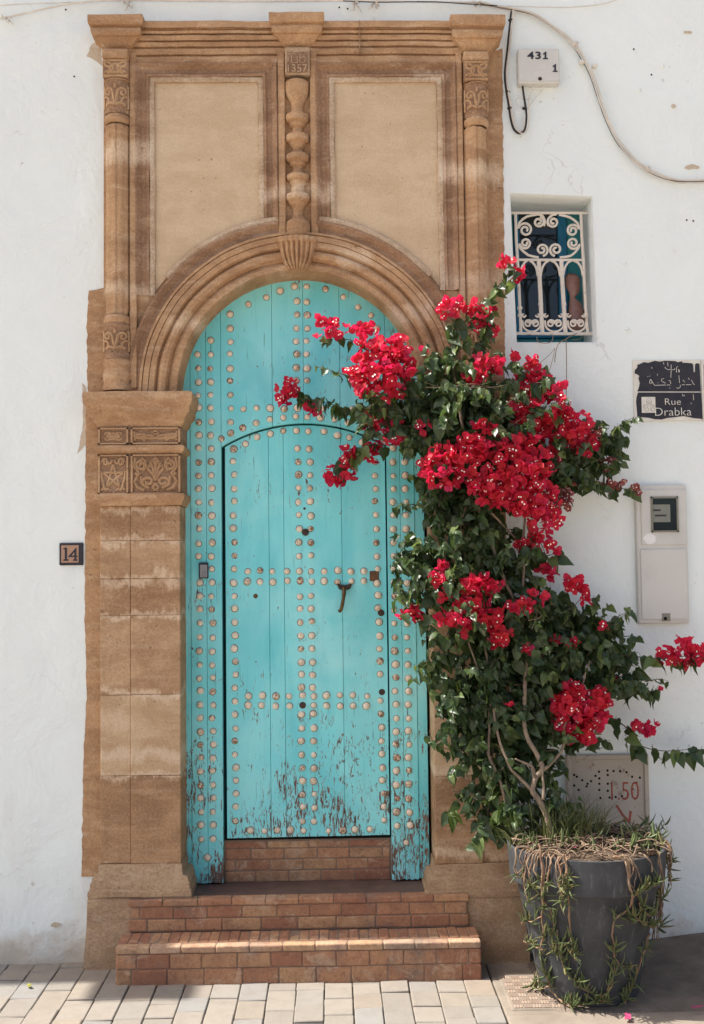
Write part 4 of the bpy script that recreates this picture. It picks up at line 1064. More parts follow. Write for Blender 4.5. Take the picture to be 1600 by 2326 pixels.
# ================================================================ number plate, street sign, meter, steel cover
np_ = thing('house_number', 'tan and black tile reading 14 left of the portal', 'number tile', P(160, 1284, 0))
a, b, c, d = RECT(135, 1233, 185, 1284, -.012)
MB().box(a, b+.008, -.012, 0, c, d).build('tile', MT['ink'], np_, bevel=.003)
a2, b2, c2, d2 = RECT(139.5, 1238.5, 179, 1278, -.013); MB().box(a2, b2, -.0135, -.01, c2, d2).build('glaze', MT['tan'], np_)
def slab14(pts): return [(P(120+u/15.96, 1210+v/15.96, -.014).x, P(120+u/15.96, 1210+v/15.96, -.014).z) for u, v in pts]
MB().prism(slab14([(355,605),(440,540),(520,540),(520,960),(575,970),(575,1020),(385,1020),(385,970),(440,960),(440,600)]), -.0150, -.0130).build('numeral', MT['ink'], np_)
MB().prism(slab14([(860,530),(860,830),(905,830),(905,880),(860,880),(860,960),(895,975),(895,1020),(740,1020),(740,975),(790,960),(790,885),(570,885),(565,870)]), -.0150, -.0130).build('numeral', MT['ink'], np_)
MB().prism(slab14([(785,705),(785,825),(690,830)]), -.0156, -.0152).build('numeral_gap', MT['tan'], np_)

def Q3(u, v): return (1420+u/8.867, 800+v/8.867)
def sign_tile(label, x0, x1, first):
    t = thing('street_sign', label, 'street sign', P((x0+x1)/2, 952, 0), 'enamel street name tiles')
    a, b, c, d = RECT(x0, 817, x1, 956, -.01)
    MB().box(a, b, -.010, 0, c, d).build('tile', MT['cream'], t, bevel=.002)
    return t
sg = sign_tile('worn black enamel street tile reading Rue Drabka with Arabic above', 1440, 1593, True)
blk_t = [(250,255),(330,225),(380,200),(470,215),(600,172),(700,190),(800,172),(1010,178),(1060,200),(1160,180),(1150,210),(1340,220),(1375,245),(1385,400),(1410,400),(1412,245),(1440,222),(1500,230),(1518,520),(1530,792),(250,790),(285,700),(300,620),(270,520),(290,480),(240,440),(195,430),(200,360),(250,310)]
blk_b = [(265,812),(1532,812),(1550,1100),(1565,1345),(1400,1330),(1180,1285),(1000,1310),(850,1325),(740,1355),(600,1350),(480,1320),(330,1310),(250,1305),(240,1150),(225,1000),(235,900)]
MB().prism(px2([Q3(u, v) for u, v in blk_t], -.0112), -.0114, -.0095).build('enamel', MT['ink'], sg)
MB().prism(px2([Q3(u, v) for u, v in blk_b], -.0112), -.0114, -.0095).build('enamel', MT['ink'], sg)
def flat(name, strokes, r, par_, mat, Y, org):
    m = MB()
    for s_ in strokes: m.tube([P(*org(u, v), Y) for u, v in s_], r, 6, squash=.35)
    return m.build(name, mat, par_)
AR_ = [[(455,495),(470,490)],[(492,482),(508,478)],[(500,560),(520,545),(540,575),(545,610),(520,630),(492,620),(500,585),(520,555)],[(545,590),(575,640),(600,668),(820,660)],[(785,530),(745,540),(732,575),(770,600),(815,625)],[(840,665),(880,655),(910,670)],[(880,570),(915,580),(925,640)],[(900,715),(912,725)],[(930,250),(930,400),(922,515)],[(1085,465),(1100,620)],[(1115,660),(1115,700),(1080,730),(1035,715)],[(1145,655),(1205,655)],[(1228,655),(1335,655)],[(1170,560),(1205,605)],[(1275,520),(1300,550)],[(1340,560),(1380,640),(1405,655)],[(660,612),(668,618)],
       [(800,320),(810,300),(825,330),(880,355),(910,345)],[(950,355),(1000,350),(1005,320)],[(1040,300),(1035,410)],[(1050,285),(1070,290)],[(1085,340),(1078,400),(1100,405),(1092,360)],[(775,205),(785,245)],[(860,205),(868,280)],[(655,440),(655,470)],[(540,300),(545,330)],[(1375,850),(1385,965)],[(1160,840),(1168,890)],[(1190,860),(1200,885)],[(1330,1015),(1335,1045)]]
flat('lettering', AR_, .0012, sg, MT['cream'], -.0118, Q3)
put_text('lettering', 'Rue', 1511, 905, 1547, 919.5, -.0124, MT['cream'], sg, .0012, -.012)
put_text('lettering', 'Drabka', 1488.5, 926, 1571, 944, -.0124, MT['cream'], sg, .0012, -.012)
a, b, c, d = RECT(*Q3(335, 902), *Q3(612, 1220), -.0115); MB().box(a, b, -.0130, -.0105, c, d).build('emblem', MT['cream'], sg)
EM = [arcp(485, 975, 52, 0, 360, 16), arcp(485, 990, 26, 0, 360, 10), [(432,1000),(445,1040),(485,1060),(525,1040),(540,1000)], arcp(440,1155,38,0,360,14), arcp(565,1155,36,0,360,14), [(445,1050),(415,1060),(370,1110),(400,1130)], [(525,1050),(555,1060),(600,1105)], [(385,1050),(410,1085)], [(370,1075),(395,1105)], [(560,1050),(545,1085)], [(590,1065),(570,1100)], [(455,1060),(450,1100)], [(520,1060),(525,1180)]]
flat('emblem_lines', EM, .00055, sg, MT['ink'], -.0132, Q3)
sg2 = sign_tile('next black enamel tile cut by the right edge of the photo', 1595, 1740, False)
MB().prism(px2([(1599,828),(1730,826),(1732,888),(1600,889)], -.0112), -.0114, -.0095).build('enamel', MT['ink'], sg2)
MB().prism(px2([(1600,893),(1732,892),(1733,948),(1602,950)], -.0112), -.0114, -.0095).build('enamel', MT['ink'], sg2)

mt_ = thing('meter_cabinet', 'tall cream electricity meter cabinet with a small dark window', 'meter cabinet', P(1505, 1418, 0))
a, b, c, d = RECT(1446, 1101, 1562, 1417, -.02)
MB().box(a, b, -.030, 0, c, d).build('case', MT['boxW'], mt_, bevel=.010, seg=3)
a, b, c, d = RECT(1456, 1112, 1560, 1238, -.03); MB().box(a, b, -.036, -.025, c, d).build('upper_door', MT['boxW'], mt_, bevel=.004, seg=2)
a, b, c, d = RECT(1456, 1247, 1561, 1407, -.03); MB().box(a, b, -.037, -.025, c, d).build('lower_door', MT['boxW'], mt_, bevel=.004, seg=2)
a, b, c, d = RECT(1479, 1128, 1541, 1209, -.037); m = MB()
MT['olive'] = simple('grey-green gasket', (.24, .225, .175), (.2, .19, .15), 20, .5, 0)
for q_ in ((a, a+.008, c, d), (b-.008, b, c, d), (a, b, c, c+.008), (a, b, d-.008, d)): m.box(q_[0], q_[1], -.042, -.034, q_[2], q_[3])
wf = m.build('meter_window', MT['olive'], mt_)
MB().box(a+.006, b-.006, -.0385, -.034, c+.006, d-.006).build('pane', MT['glass'], wf)
a, b, c, d = RECT(1484, 1146, 1523, 1186, -.039); MB().box(a, b, -.0392, -.037, c, d).build('meter_face', simple('meter face', (.22, .23, .19), (.19, .2, .17), 30, .6, 0), wf)
for (x0, y0, x1, y1) in ((1484,1157,1501,1161),(1488,1169,1514,1173)):
    a, b, c, d = RECT(x0, y0, x1, y1, -.039); MB().box(a, b, -.0396, -.038, c, d).build('meter_reading', MT['ink'], wf)
p = P(1476, 1224, -.037); m = MB().prism([(p.x+.027*math.cos(k_*.45)*(1+.12*math.sin(k_*2.1)), p.z+.025*math.sin(k_*.45)) for k_ in range(14)], -.0375, -.0355); m.build('round_sticker', simple('white sticker', (.80, .79, .76), (.75, .74, .70), 30, .6, 0), mt_)
a, b, c, d = RECT(1504, 1393, 1523, 1411, -.037); MB().box(a, b, -.039, -.034, c, d).build('lock_plate', MT['olive'], mt_, bevel=.001)
disc(1512, 1405, .008, mt_, -.0395, 'keyhole', MT['void'], .001)

pl = thing('steel_cover', 'rusty cream steel cover painted 1.50 with a red arrow, behind the pot', 'wall cover', P(1380, 1895, 0))
a, b, c, d = RECT(1288, 1714, 1474, 1900, -.012)
m = MB()
for q_ in ((a, a+.02, c, d), (b-.02, b, c, d), (a+.02, b-.02, c, c+.02), (a+.02, b-.02, d-.02, d)): m.box(q_[0], q_[1], -.024, 0, q_[2], q_[3])
m.build('rim', MT['rustplate'], pl, bevel=.003)
MB().box(a+.018, b-.018, -.014, 0, c+.018, d-.018).build('plate', MT['rustplate'], pl)
dots = [(860,300),(875,310),(905,330),(935,350),(955,335),(980,305),(1000,282),(1048,275),(1083,278),(1120,278),(1156,285),(1188,310),(1232,315),(860,360),(885,385),(930,365),(1002,320),(1050,300),(1002,350),(1050,350),(1002,385),(1050,390),(1008,430),(1060,428),(1095,425),(1130,420),(1165,410),(1190,380),(1212,345)]
for u, v in dots: disc(960+u/2.494, 1640+v/2.494, .0055, pl, -.0142, 'vent_hole', MT['void'], .0006)
put_text('painted_number', '1.50', 1389, 1776, 1452, 1817, -.0156, MT['red'], pl, .0010, -.010)
flat('painted_arrow', [[(1401,1829),(1414,1850),(1429,1866)], [(1416,1862),(1430,1867),(1433,1842)]], .006, pl, MT['red'], -.0145, lambda u, v: (u, v))
# ================================================================ flower pot
PY = -.42; PX = P(1331, 1905, PY).x
PZ = P(1331, 1912, PY).z                        # rim height
sR = .322/.322
potp = [(.0001, 0), (.190, 0), (.198, .006), (.286, PZ-.150), (.288, PZ-.146), (.306, PZ-.144), (.312, PZ-.138), (.322, PZ-.010), (.322, PZ-.002), (.317, PZ), (.306, PZ-.004), (.300, PZ-.05), (.296, PZ-.10)]
def potR(z):
    for (r0, z0_), (r1, z1_) in zip(potp[1:8], potp[2:9]):
        if z0_ <= z <= z1_ and z1_ > z0_: return r0+(r1-r0)*(z-z0_)/(z1_-z0_)
    return .322 if z > .3 else .2
pot = thing('flower_pot', 'large weathered dark grey plastic pot standing right of the steps', 'flower pot', (PX, PY, .003))
MB().lathe(potp, (PX, PY, .003), 64).wobble(.003, 3, 2).build('pot_body', MT['pot'], pot, smooth=True)
ms = MB(); NR, NA = 10, 40
ms.v.append((PX, PY, PZ-.01))
for i in range(1, NR+1):
    for j in range(NA):
        r_ = .300*i/NR; g_ = 2*math.pi*j/NA
        ms.v.append((PX+r_*math.cos(g_), PY+r_*math.sin(g_), PZ-.018-.016*(i/NR)**2+mnoise.noise(Vector((r_*math.cos(g_)*14, r_*math.sin(g_)*14, 0)))*.018))
for j in range(NA): ms.f.append((0, 1+j, 1+(j+1) % NA)); ms.m.append(0)
for i in range(NR-1):
    for j in range(NA): ms.f.append((1+i*NA+j, 1+(i+1)*NA+j, 1+(i+1)*NA+(j+1) % NA, 1+i*NA+(j+1) % NA)); ms.m.append(0)
ms.build('soil', MT['soil'], pot, smooth='all')

# ================================================================ bougainvillea
bou = thing('bougainvillea', 'crimson bougainvillea climbing from the dark pot beside the door', 'bougainvillea', (P(1240, 1890, PY).x, PY, PZ-.02))
def stem(name, pts, r0, r1, mat='bark', n=7):
    q_ = cr([P(x, y, Y) for x, y, Y in pts], 6)
    q_ = [v + mnoise.noise_vector(v*14)*min(.006, r0) for v in q_]
    k_ = len(q_)-1
    return MB().tube(q_, [r0+(r1-r0)*i/k_ for i in range(k_+1)], n).build(name, MT[mat], bou, smooth='all')
stem('trunk', [(1258,1905,-.40),(1250,1880,-.40),(1240,1850,-.40),(1226,1820,-.39),(1209,1796,-.39),(1217,1770,-.38),(1232,1750,-.37),(1222,1715,-.36),(1196,1672,-.34),(1190,1600,-.32),(1196,1520,-.30),(1180,1400,-.28),(1120,1250,-.27),(1080,1120,-.26),(1050,960,-.26),(1030,840,-.25)], .0145, .006)
for args in ([(1209,1796,-.39),(1180,1765,-.38),(1158,1738,-.36),(1130,1660,-.33),(1115,1560,-.30),(1090,1420,-.28),(1040,1300,-.27)], [(1217,1770,-.38),(1210,1745,-.40),(1190,1733,-.41),(1170,1724,-.42)],
             [(1150,1826,-.34),(1135,1770,-.33),(1112,1715,-.31),(1112,1640,-.30),(1108,1580,-.28),(1060,1450,-.27),(1010,1330,-.27)], [(1235,1752,-.37),(1262,1725,-.36),(1280,1695,-.35),(1283,1650,-.33),(1310,1590,-.3),(1340,1500,-.28)],
             [(1233,1816,-.40),(1234,1780,-.39),(1232,1750,-.38)], [(1180,1400,-.28),(1190,1300,-.25),(1190,1200,-.24),(1200,1080,-.24),(1200,960,-.24)], [(1080,1120,-.26),(1060,1150,-.22),(1030,1230,-.2)], [(1080,1120,-.26),(1130,1180,-.24),(1200,1250,-.2)]):
    stem('branch', args, .0078, .0034)

def leaf_mesh(name, mats, fold=.18, curl=.25, wid=.40, twist=0.0):
    """heart shaped blade, base at origin, tip along +Y, face +Z"""
    ys = [0, .08, .26, .50, .76, 1.02]; ws = [.0, .27, wid, wid*.86, wid*.46, 0.0]
    v = []; f = []
    for y, w_ in zip(ys, ws):
        z = -curl*y*y*.7+.05*math.sin(y*9)
        yl = y-.10 if y == .08 else y
        tw = twist*y
        for s_ in (0, -.55, -1, .55, 1):
            x_ = w_*s_; zz_ = z+fold*w_*abs(s_)-.35*fold*w_*s_*s_+.035*math.sin(y*11+s_*2)*abs(s_)
            v.append((x_*math.cos(tw), yl if s_ else y, zz_+x_*math.sin(tw)))
    for i in range(5):
        a = i*5; b = a+5
        f += [(a, b, b+1, a+1), (a+1, b+1, b+2, a+2), (a, a+3, b+3, b), (a+3, a+4, b+4, b+3)]
    m = MB().add(v, f)
    m.tube([(0,-.30,.06),(0,0,0)], .018, 3, caps=False)
    o = m.build(name, mats, None, smooth='all', fix=False); me = o.data; bpy.data.objects.remove(o); return me
LM = [leaf_mesh('leaf', MT['leaf'], .45, .4, .38, .3), leaf_mesh('leaf', MT['leaf'], .9, .9, .40, -.5), leaf_mesh('leaf', MT['leaf'], -.25, .8, .38, .7), leaf_mesh('leaf', MT['leaf2'], .6, .6, .36, -.3)]
def bract_verts(rot, tilt, wv):
    """one papery bract rooted at origin, spreading outwards"""
    pts = []
    rows = [(0, .10), (.28, .36), (.62, .42), (.88, .22), (1.08, 0)]
    for y, w_ in rows:
        zz_ = .55*y*math.sin(tilt)+.10*math.sin(y*3+wv); yy = y*math.cos(tilt)
        for s_ in (-1, 0, 1):
            e = .13*abs(s_)*w_*2+(.08*math.sin(y*7+wv*3)*s_)
            x_ = s_*w_; X_ = x_*math.cos(rot)-yy*math.sin(rot); Y_ = x_*math.sin(rot)+yy*math.cos(rot)
            pts.append((X_, Y_, zz_+e))
    fs_ = []
    for i in range(4):
        for j in range(2):
            a = i*3+j; fs_.append((a, a+1, a+4, a+3))
    return pts, fs_
def flower_mesh(seed, mat):
    rr = random.Random(seed); m = MB()
    for k_ in range(3):
        v, f = bract_verts(k_*2.094+rr.uniform(-.25,.25), rr.uniform(.5, 1.15), rr.uniform(0, 6)); m.add(v, f, 0)
    for k_ in range(rr.choice([0, 0, 1, 1, 2])):
        x, y = rr.uniform(-.18,.18), rr.uniform(-.18,.18); r_ = .115; z = .52
        c_ = len(m.v); m.add([(x+r_*math.cos(j*1.2566), y+r_*math.sin(j*1.2566), z) for j in range(5)]+[(x, y, z-.03), (x*.5, y*.5, .1)], [(0,1,5),(1,2,5),(2,3,5),(3,4,5),(4,0,5)], 1)
    o = m.build('flower', [mat, MT['eye']], None, smooth='all', fix=False); me = o.data; bpy.data.objects.remove(o); return me
FM = [flower_mesh(i, MT['bract']) for i in range(9)]; FF = [flower_mesh(40+i, MT['bract2']) for i in range(2)]

def frame_mat(pos, tip, nrm, s):
    y = tip.normalized(); z = nrm-y*nrm.dot(y)
    z = z.normalized() if z.length > 1e-4 else Vector((0,-1,0)); x = y.cross(z)
    m = Matrix(((x.x,y.x,z.x,pos.x),(x.y,y.y,z.y,pos.y),(x.z,y.z,z.z,pos.z),(0,0,0,1)))
    return m @ Matrix.Diagonal((s, s, s, 1))
rg = random.Random(11)
def rv_(): return Vector((rg.gauss(0,1), rg.gauss(0,1), rg.gauss(0,1))).normalized()
LEAVES = []; FLOWERS = []                      # (matrix, mesh)
def add_leaf(p, s, out=Vector((0,-1,0)), young=.10):
    tip = (Vector((0,-.15,-.75))+rv_()*.75+out*.3)
    nrm = (Vector((-.30,-.38,.62))+rv_()*.72)
    me = LM[3] if rg.random() < young else LM[rg.randrange(3)]
    LEAVES.append((frame_mat(p, tip, nrm, s), me))
def add_flower(p, s, faded=False):
    ax = (Vector((-.1,-.85,.25))+rv_()*.75); t = rv_()
    FLOWERS.append((frame_mat(p, t, ax, s), rg.choice(FF) if faded else rg.choice(FM)))

# leafy masses: photo ellipse, number, depth centre, depth spread
MASS = [(1040,930,190,85,330,-.26,.17),(900,955,110,60,110,-.20,.12),(1010,860,110,50,90,-.28,.12),(1180,940,130,110,220,-.22,.14),(1250,1060,110,80,130,-.20,.10),(1345,1045,58,55,34,-.16,.06),(1375,1000,24,30,14,-.15,.05),
        (1050,1010,120,70,170,-.26,.14),(1060,1130,105,110,300,-.20,.11),(985,1120,40,90,60,-.20,.08),(1010,1290,100,95,230,-.29,.14),(1130,1270,100,90,170,-.24,.12),(930,1265,28,32,16,-.20,.06),(930,1350,32,26,14,-.24,.05),
        (1090,1400,140,90,260,-.29,.15),(1230,1420,150,85,300,-.25,.13),(1340,1460,95,60,140,-.23,.10),(1150,1510,170,90,330,-.25,.14),(1320,1525,120,55,130,-.22,.09),(1040,1560,66,80,110,-.24,.10),(1120,1610,90,70,130,-.25,.11),(1230,1600,70,80,100,-.22,.08),(1420,1540,50,40,30,-.2,.06),
        (1090,1690,50,60,50,-.24,.09),(1130,1770,45,60,34,-.28,.07),(1075,1800,36,50,22,-.24,.06),(1190,1700,60,60,30,-.3,.1),(1110,1840,42,45,26,-.27,.06),(1290,1690,60,40,18,-.26,.07),(1140,1655,85,60,60,-.27,.10),(1215,1690,60,55,20,-.24,.07),(1270,1660,50,50,24,-.26,.07),(1170,1780,55,60,26,-.32,.07),(1165,1840,40,36,34,-.36,.05),(1240,1830,34,30,22,-.34,.05),(1060,1640,50,50,46,-.24,.08)]
TW = []
for cx, cy, rx, ry, n, yc, yr in MASS:
    for _ in range(int(n*.36)):                        # shaded inner leaves towards the wall
        u, v = rg.gauss(0, .42), rg.gauss(0, .42)
        if u*u+v*v > .95: continue
        p_ = P(cx+u*rx, cy+v*ry, min(-.045, yc+yr*rg.uniform(.1, .95)))
        add_leaf(p_, rg.uniform(.045, .072), Vector((u,-.5,-v*.4)), 0)
    left = int(n*1.12)
    while left > 0:
        while True:
            u, v, w_ = rg.uniform(-1,1), rg.uniform(-1,1), rg.uniform(-1,1)
            if u*u+v*v+w_*w_ < 1: break
        c0 = P(cx+u*rx, cy+v*ry, min(-.05, yc+w_*yr))
        m_ = min(left, rg.randint(4, 11)); left -= m_
        d_ = (Vector((u, -.6+w_*.4, -v*.7))+rv_()*.9).normalized()           # a shoot: leaves strung along it
        L_ = rg.uniform(.05, .13); big = rg.uniform(.7, 1.25); yg = .45 if rg.random() < .16 else .06
        if rg.random() < .35: TW.append([c0-d_*L_*.6, c0+Vector((0,0,.008)), c0+d_*L_])
        for i_ in range(m_):
            t_ = rg.uniform(-.5, 1)
            p_ = c0+d_*L_*t_+rv_()*.016
            if p_.y > -.03: p_.y = -.03-rg.random()*.03
            add_leaf(p_, rg.uniform(.034, .060)*big*(1.1-.35*max(0, t_)), d_, yg)
for q_ in TW: MB().tube(cr(q_, 3), [.0024, .0024, .0022, .002, .0018, .0014, .001], 4).build('twig', MT['bark2'], bou, smooth='all')
def spray(pts, n, s=(.045,.075), r=.0032, leafy=True, spread=.018, mat='bark2'):
    q_ = cr([P(x, y, Y) for x, y, Y in pts], 8)
    MB().tube(q_, [r+(r*.35-r)*i/(len(q_)-1) for i in range(len(q_))], 5).build('twig', MT[mat], bou, smooth='all')
    for i in range(n):
        p = q_[min(len(q_)-1, int((i+.5)/n*len(q_)))]+Vector((rg.uniform(-1,1), rg.uniform(-1,1), rg.uniform(-1,.4)))*spread
        add_leaf(p, rg.uniform(*s), young=.25)
spray([(1030,860,-.26),(1040,800,-.27),(1060,740,-.27),(1105,680,-.26),(1140,640,-.25),(1165,605,-.24)], 36, (.04,.065), spread=.024)
spray([(1060,850,-.25),(1085,790,-.26),(1100,740,-.26),(1120,690,-.25)], 20, (.045,.07), spread=.022)
spray([(1020,830,-.25),(1035,760,-.26),(1022,710,-.26)], 10)
spray([(900,960,-.16),(840,935,-.13),(790,930,-.11),(740,915,-.10),(700,905,-.09),(665,893,-.09)], 46, (.045,.072), spread=.022)
spray([(880,870,-.26),(800,856,-.24),(760,845,-.22),(718,832,-.21)], 13, (.03,.048), spread=.012)
spray([(880,810,-.26),(820,780,-.26),(770,768,-.25),(720,765,-.25)], 9, (.035,.05), spread=.012)
spray([(900,1010,-.15),(830,1015,-.12),(800,1040,-.11),(775,1065,-.10)], 14, spread=.02)
spray([(1300,1090,-.15),(1360,1100,-.12),(1400,1108,-.10),(1440,1112,-.09)], 12, (.045,.065), spread=.018)
spray([(1290,1030,-.16),(1340,970,-.14),(1345,955,-.14)], 10); spray([(1310,1050,-.16),(1370,1010,-.14),(1400,1030,-.13)], 14)
spray([(1350,1480,-.22),(1430,1490,-.2),(1500,1496,-.2),(1560,1490,-.2),(1610,1488,-.2)], 24, (.05,.075), spread=.022)
spray([(1380,1530,-.2),(1430,1545,-.18),(1470,1570,-.17),(1496,1568,-.17)], 14)
spray([(1370,1620,-.2),(1420,1650,-.18),(1450,1690,-.17),(1500,1705,-.16),(1560,1703,-.15),(1610,1702,-.15)], 22, (.05,.078), spread=.02)
spray([(1190,1260,-.22),(1240,1262,-.2),(1275,1255,-.2)], 8); spray([(1200,1140,-.25),(1215,1200,-.25),(1240,1260,-.24)], 6)
spray([(1000,1330,-.27),(940,1345,-.28),(905,1340,-.28)], 8); spray([(1000,1400,-.28),(950,1398,-.30),(905,1397,-.30)], 4)
spray([(1010,1250,-.22),(950,1250,-.2),(910,1255,-.2)], 14, spread=.02)
spray([(1100,1700,-.25),(1040,1705,-.24),(990,1690,-.24),(975,1660,-.24)], 7, (.03,.06))
spray([(1120,1760,-.26),(1060,1800,-.24),(1025,1840,-.23),(1020,1860,-.23)], 9, (.05,.075)); spray([(1120,1700,-.27),(1115,1790,-.28),(1105,1870,-.28),(1100,1890,-.28)], 14, (.05,.085), spread=.025)
spray([(1000,1480,-.24),(975,1530,-.22),(985,1570,-.22)], 9)
for pts in ([(960,880,-.30),(1020,880,-.33),(1080,872,-.34),(1150,890,-.33)], [(1000,895,-.31),(1060,890,-.34),(1120,905,-.34)], [(1050,870,-.33),(1110,880,-.35),(1160,872,-.34)], [(940,860,-.28),(1000,880,-.31)], [(1200,1410,-.4),(1230,1400,-.4),(1215,1380,-.4)]):
    spray(pts, 0, r=.0022, mat='dry')

for cx, cy, rx, ry, n, yc, yr in MASS:
    for _ in range(3):
        a_ = rg.uniform(0, 6.283); e_ = rg.uniform(.85, 1.0); L_ = rg.uniform(26, 62)
        x_, y_ = cx+rx*e_*math.cos(a_), cy+ry*e_*math.sin(a_)
        Y_ = min(-.06, yc+rg.uniform(-.6, .6)*yr)
        dx_, dy_ = math.cos(a_)*L_, math.sin(a_)*L_*.7-L_*rg.uniform(-.2, .45)
        spray([(x_, y_, Y_), (x_+dx_*.5+rg.uniform(-6,6), y_+dy_*.5, Y_-.01), (x_+dx_, y_+dy_+L_*.15, Y_-.02)], rg.randint(5, 9), (.026, .052), r=.0022, spread=.009)
FL = [(755,748,44,26,26,-.25,.03),(828,743,22,17,12,-.26,.03),(866,800,62,42,85,-.30,.07),(868,850,72,52,130,-.31,.07),(905,790,40,24,24,-.28,.04),(826,868,32,30,26,-.28,.04),(655,893,26,32,34,-.09,.03),(712,921,20,18,16,-.10,.02),
      (870,965,44,38,34,-.22,.05),(900,985,25,25,12,-.28,.03),(960,972,14,12,6,-.33,.02),(775,1072,30,38,38,-.10,.03),(828,1028,42,26,40,-.11,.03),
      (1018,700,32,18,20,-.27,.03),(1062,692,20,12,8,-.26,.03),(1090,720,38,30,20,-.27,.04),(1118,752,14,12,6,-.26,.02),(1150,598,18,14,8,-.24,.02),(1178,615,14,20,9,-.24,.02),
      (1105,828,40,20,26,-.30,.04),(1075,860,30,20,12,-.31,.03),(1098,868,18,14,8,-.31,.02),(1168,806,14,9,4,-.24,.02),(1204,822,20,16,10,-.23,.02),(1205,868,52,30,44,-.24,.05),(1258,880,20,14,10,-.22,.03),
      (1190,905,34,24,28,-.28,.04),(1238,925,60,40,80,-.27,.06),(1285,970,56,44,84,-.25,.06),(1325,1005,34,30,36,-.22,.05),(1210,960,44,30,40,-.27,.05),(1265,1020,40,28,34,-.22,.04),
      (1100,970,22,14,12,-.36,.02),(1132,978,14,12,6,-.36,.02),(985,1040,34,26,28,-.36,.04),(1010,1072,48,38,60,-.37,.05),(1060,1030,46,38,58,-.37,.05),(1115,1020,58,32,62,-.37,.05),(1165,1020,36,24,26,-.35,.04),(1200,1010,32,22,22,-.34,.03),
      (1115,1100,56,40,64,-.38,.05),(1175,1080,64,44,86,-.37,.05),(1225,1075,34,44,40,-.34,.04),(1210,1140,58,40,74,-.36,.05),(1235,1175,42,28,40,-.34,.04),(1130,1130,40,22,22,-.37,.03),
      (1200,1240,26,22,18,-.27,.03),(1228,1222,24,18,14,-.26,.03),(1252,1245,16,20,8,-.25,.02),(1235,1288,22,10,8,-.2,.03),
      (1008,1285,14,10,6,-.38,.02),(1000,1318,24,26,24,-.38,.03),(1015,1350,14,14,8,-.37,.02),(1085,1330,34,26,36,-.40,.04),(1122,1325,18,14,10,-.39,.02),(1072,1372,34,30,36,-.40,.04),(1050,1408,34,34,40,-.40,.04),(1095,1405,20,24,18,-.39,.03),(1140,1400,12,18,8,-.40,.02),(1135,1445,24,28,28,-.39,.03),(1008,1402,12,12,5,-.38,.02),
      (1180,1376,28,14,18,-.38,.03),(1212,1352,10,8,3,-.37,.01),(1232,1360,10,14,4,-.37,.01),(1195,1472,14,9,6,-.38,.02),(1300,1325,20,16,14,-.28,.03),(1318,1348,22,18,16,-.27,.03),(1260,1300,14,12,5,-.24,.02),(1312,1462,12,9,5,-.33,.02),(1372,1425,10,7,3,-.28,.02),(1265,1450,8,8,3,-.3,.01),
      (1290,1580,34,28,48,-.30,.04),(1315,1620,60,60,130,-.31,.05),(1350,1590,28,34,40,-.29,.04),(1285,1640,28,30,34,-.28,.04),(1320,1670,34,18,26,-.29,.03),
      (906,1396,8,10,3,-.30,.01),(946,1396,18,15,10,-.30,.02),(1520,1490,22,22,16,-.21,.02),(1556,1468,28,18,16,-.21,.02),(1575,1500,28,18,16,-.21,.02),(1610,1480,20,28,14,-.21,.02),
      (1470,1655,26,16,18,-.18,.02),(1450,1645,10,10,5,-.18,.02),(1416,1555,10,14,5,-.19,.01),(1497,1567,4,4,1,-.17,.01),(1160,1603,6,5,2,-.38,.01),(968,795,5,5,1,-.24,.01),(1495,1510,8,8,3,-.2,.01)]
for cx, cy, rx, ry, n, yc, yr in FL:
    for _ in range(max(1, int(n*.80))):
        while True:
            u, v, w_ = rg.uniform(-1,1), rg.uniform(-1,1), rg.uniform(-1,1)
            if u*u+v*v+w_*w_ < 1: break
        add_flower(P(cx+u*rx*1.10, cy+v*ry*1.10, min(-.05, yc+w_*yr)), rg.uniform(.027, .042))
for cx, cy, rx, ry, n, yc, yr in [(1350,990,14,24,16,-.17,.03),(1383,1055,14,12,12,-.15,.02),(1378,1102,14,10,9,-.12,.02),(1408,1102,10,9,7,-.11,.02),(1442,1112,9,8,5,-.10,.02),(1282,1128,22,26,30,-.22,.03),(1250,1070,26,24,16,-.18,.03)]:
    for _ in range(n): add_flower(P(cx+rg.uniform(-1,1)*rx, cy+rg.uniform(-1,1)*ry, yc+rg.uniform(-1,1)*yr), rg.uniform(.022,.030), True)

def split(items, name, rest_name, parent, limit=296, key=None):
    """the nearest `limit` as single parts, the rest joined"""
    items = sorted(items, key=key or (lambda it: it[0].translation.y))
    for m, me in items[:limit]: inst(name, me, parent, m)
    groups = {}
    mats = []; V = []; F = []; MI = []
    cache = {}
    for m, me in items[limit:]:
        if me not in cache:
            cache[me] = ([v.co.copy() for v in me.vertices], [(tuple(p.vertices), p.material_index) for p in me.polygons], list(me.materials))
        vs_, fs_, mm = cache[me]
        o = len(V); V += [tuple(m @ v) for v in vs_]
        for f, mi in fs_:
            if mm[mi] not in mats: mats.append(mm[mi])
            F.append(tuple(i+o for i in f)); MI.append(mats.index(mm[mi]))
    if V:
        b = MB(); b.v = V; b.f = F; b.m = MI
        b.build(rest_name, mats, parent, smooth='all', fix=False, kind='stuff')
# spread the single leaves over the outer shell of the plant
def shell(it):
    p = it[0].translation; return p.y + .05*math.sin(p.x*9)*0
split(LEAVES, 'leaf', 'foliage', bou, key=shell)
split(FLOWERS, 'flower', 'flower_mass', bou, key=shell)

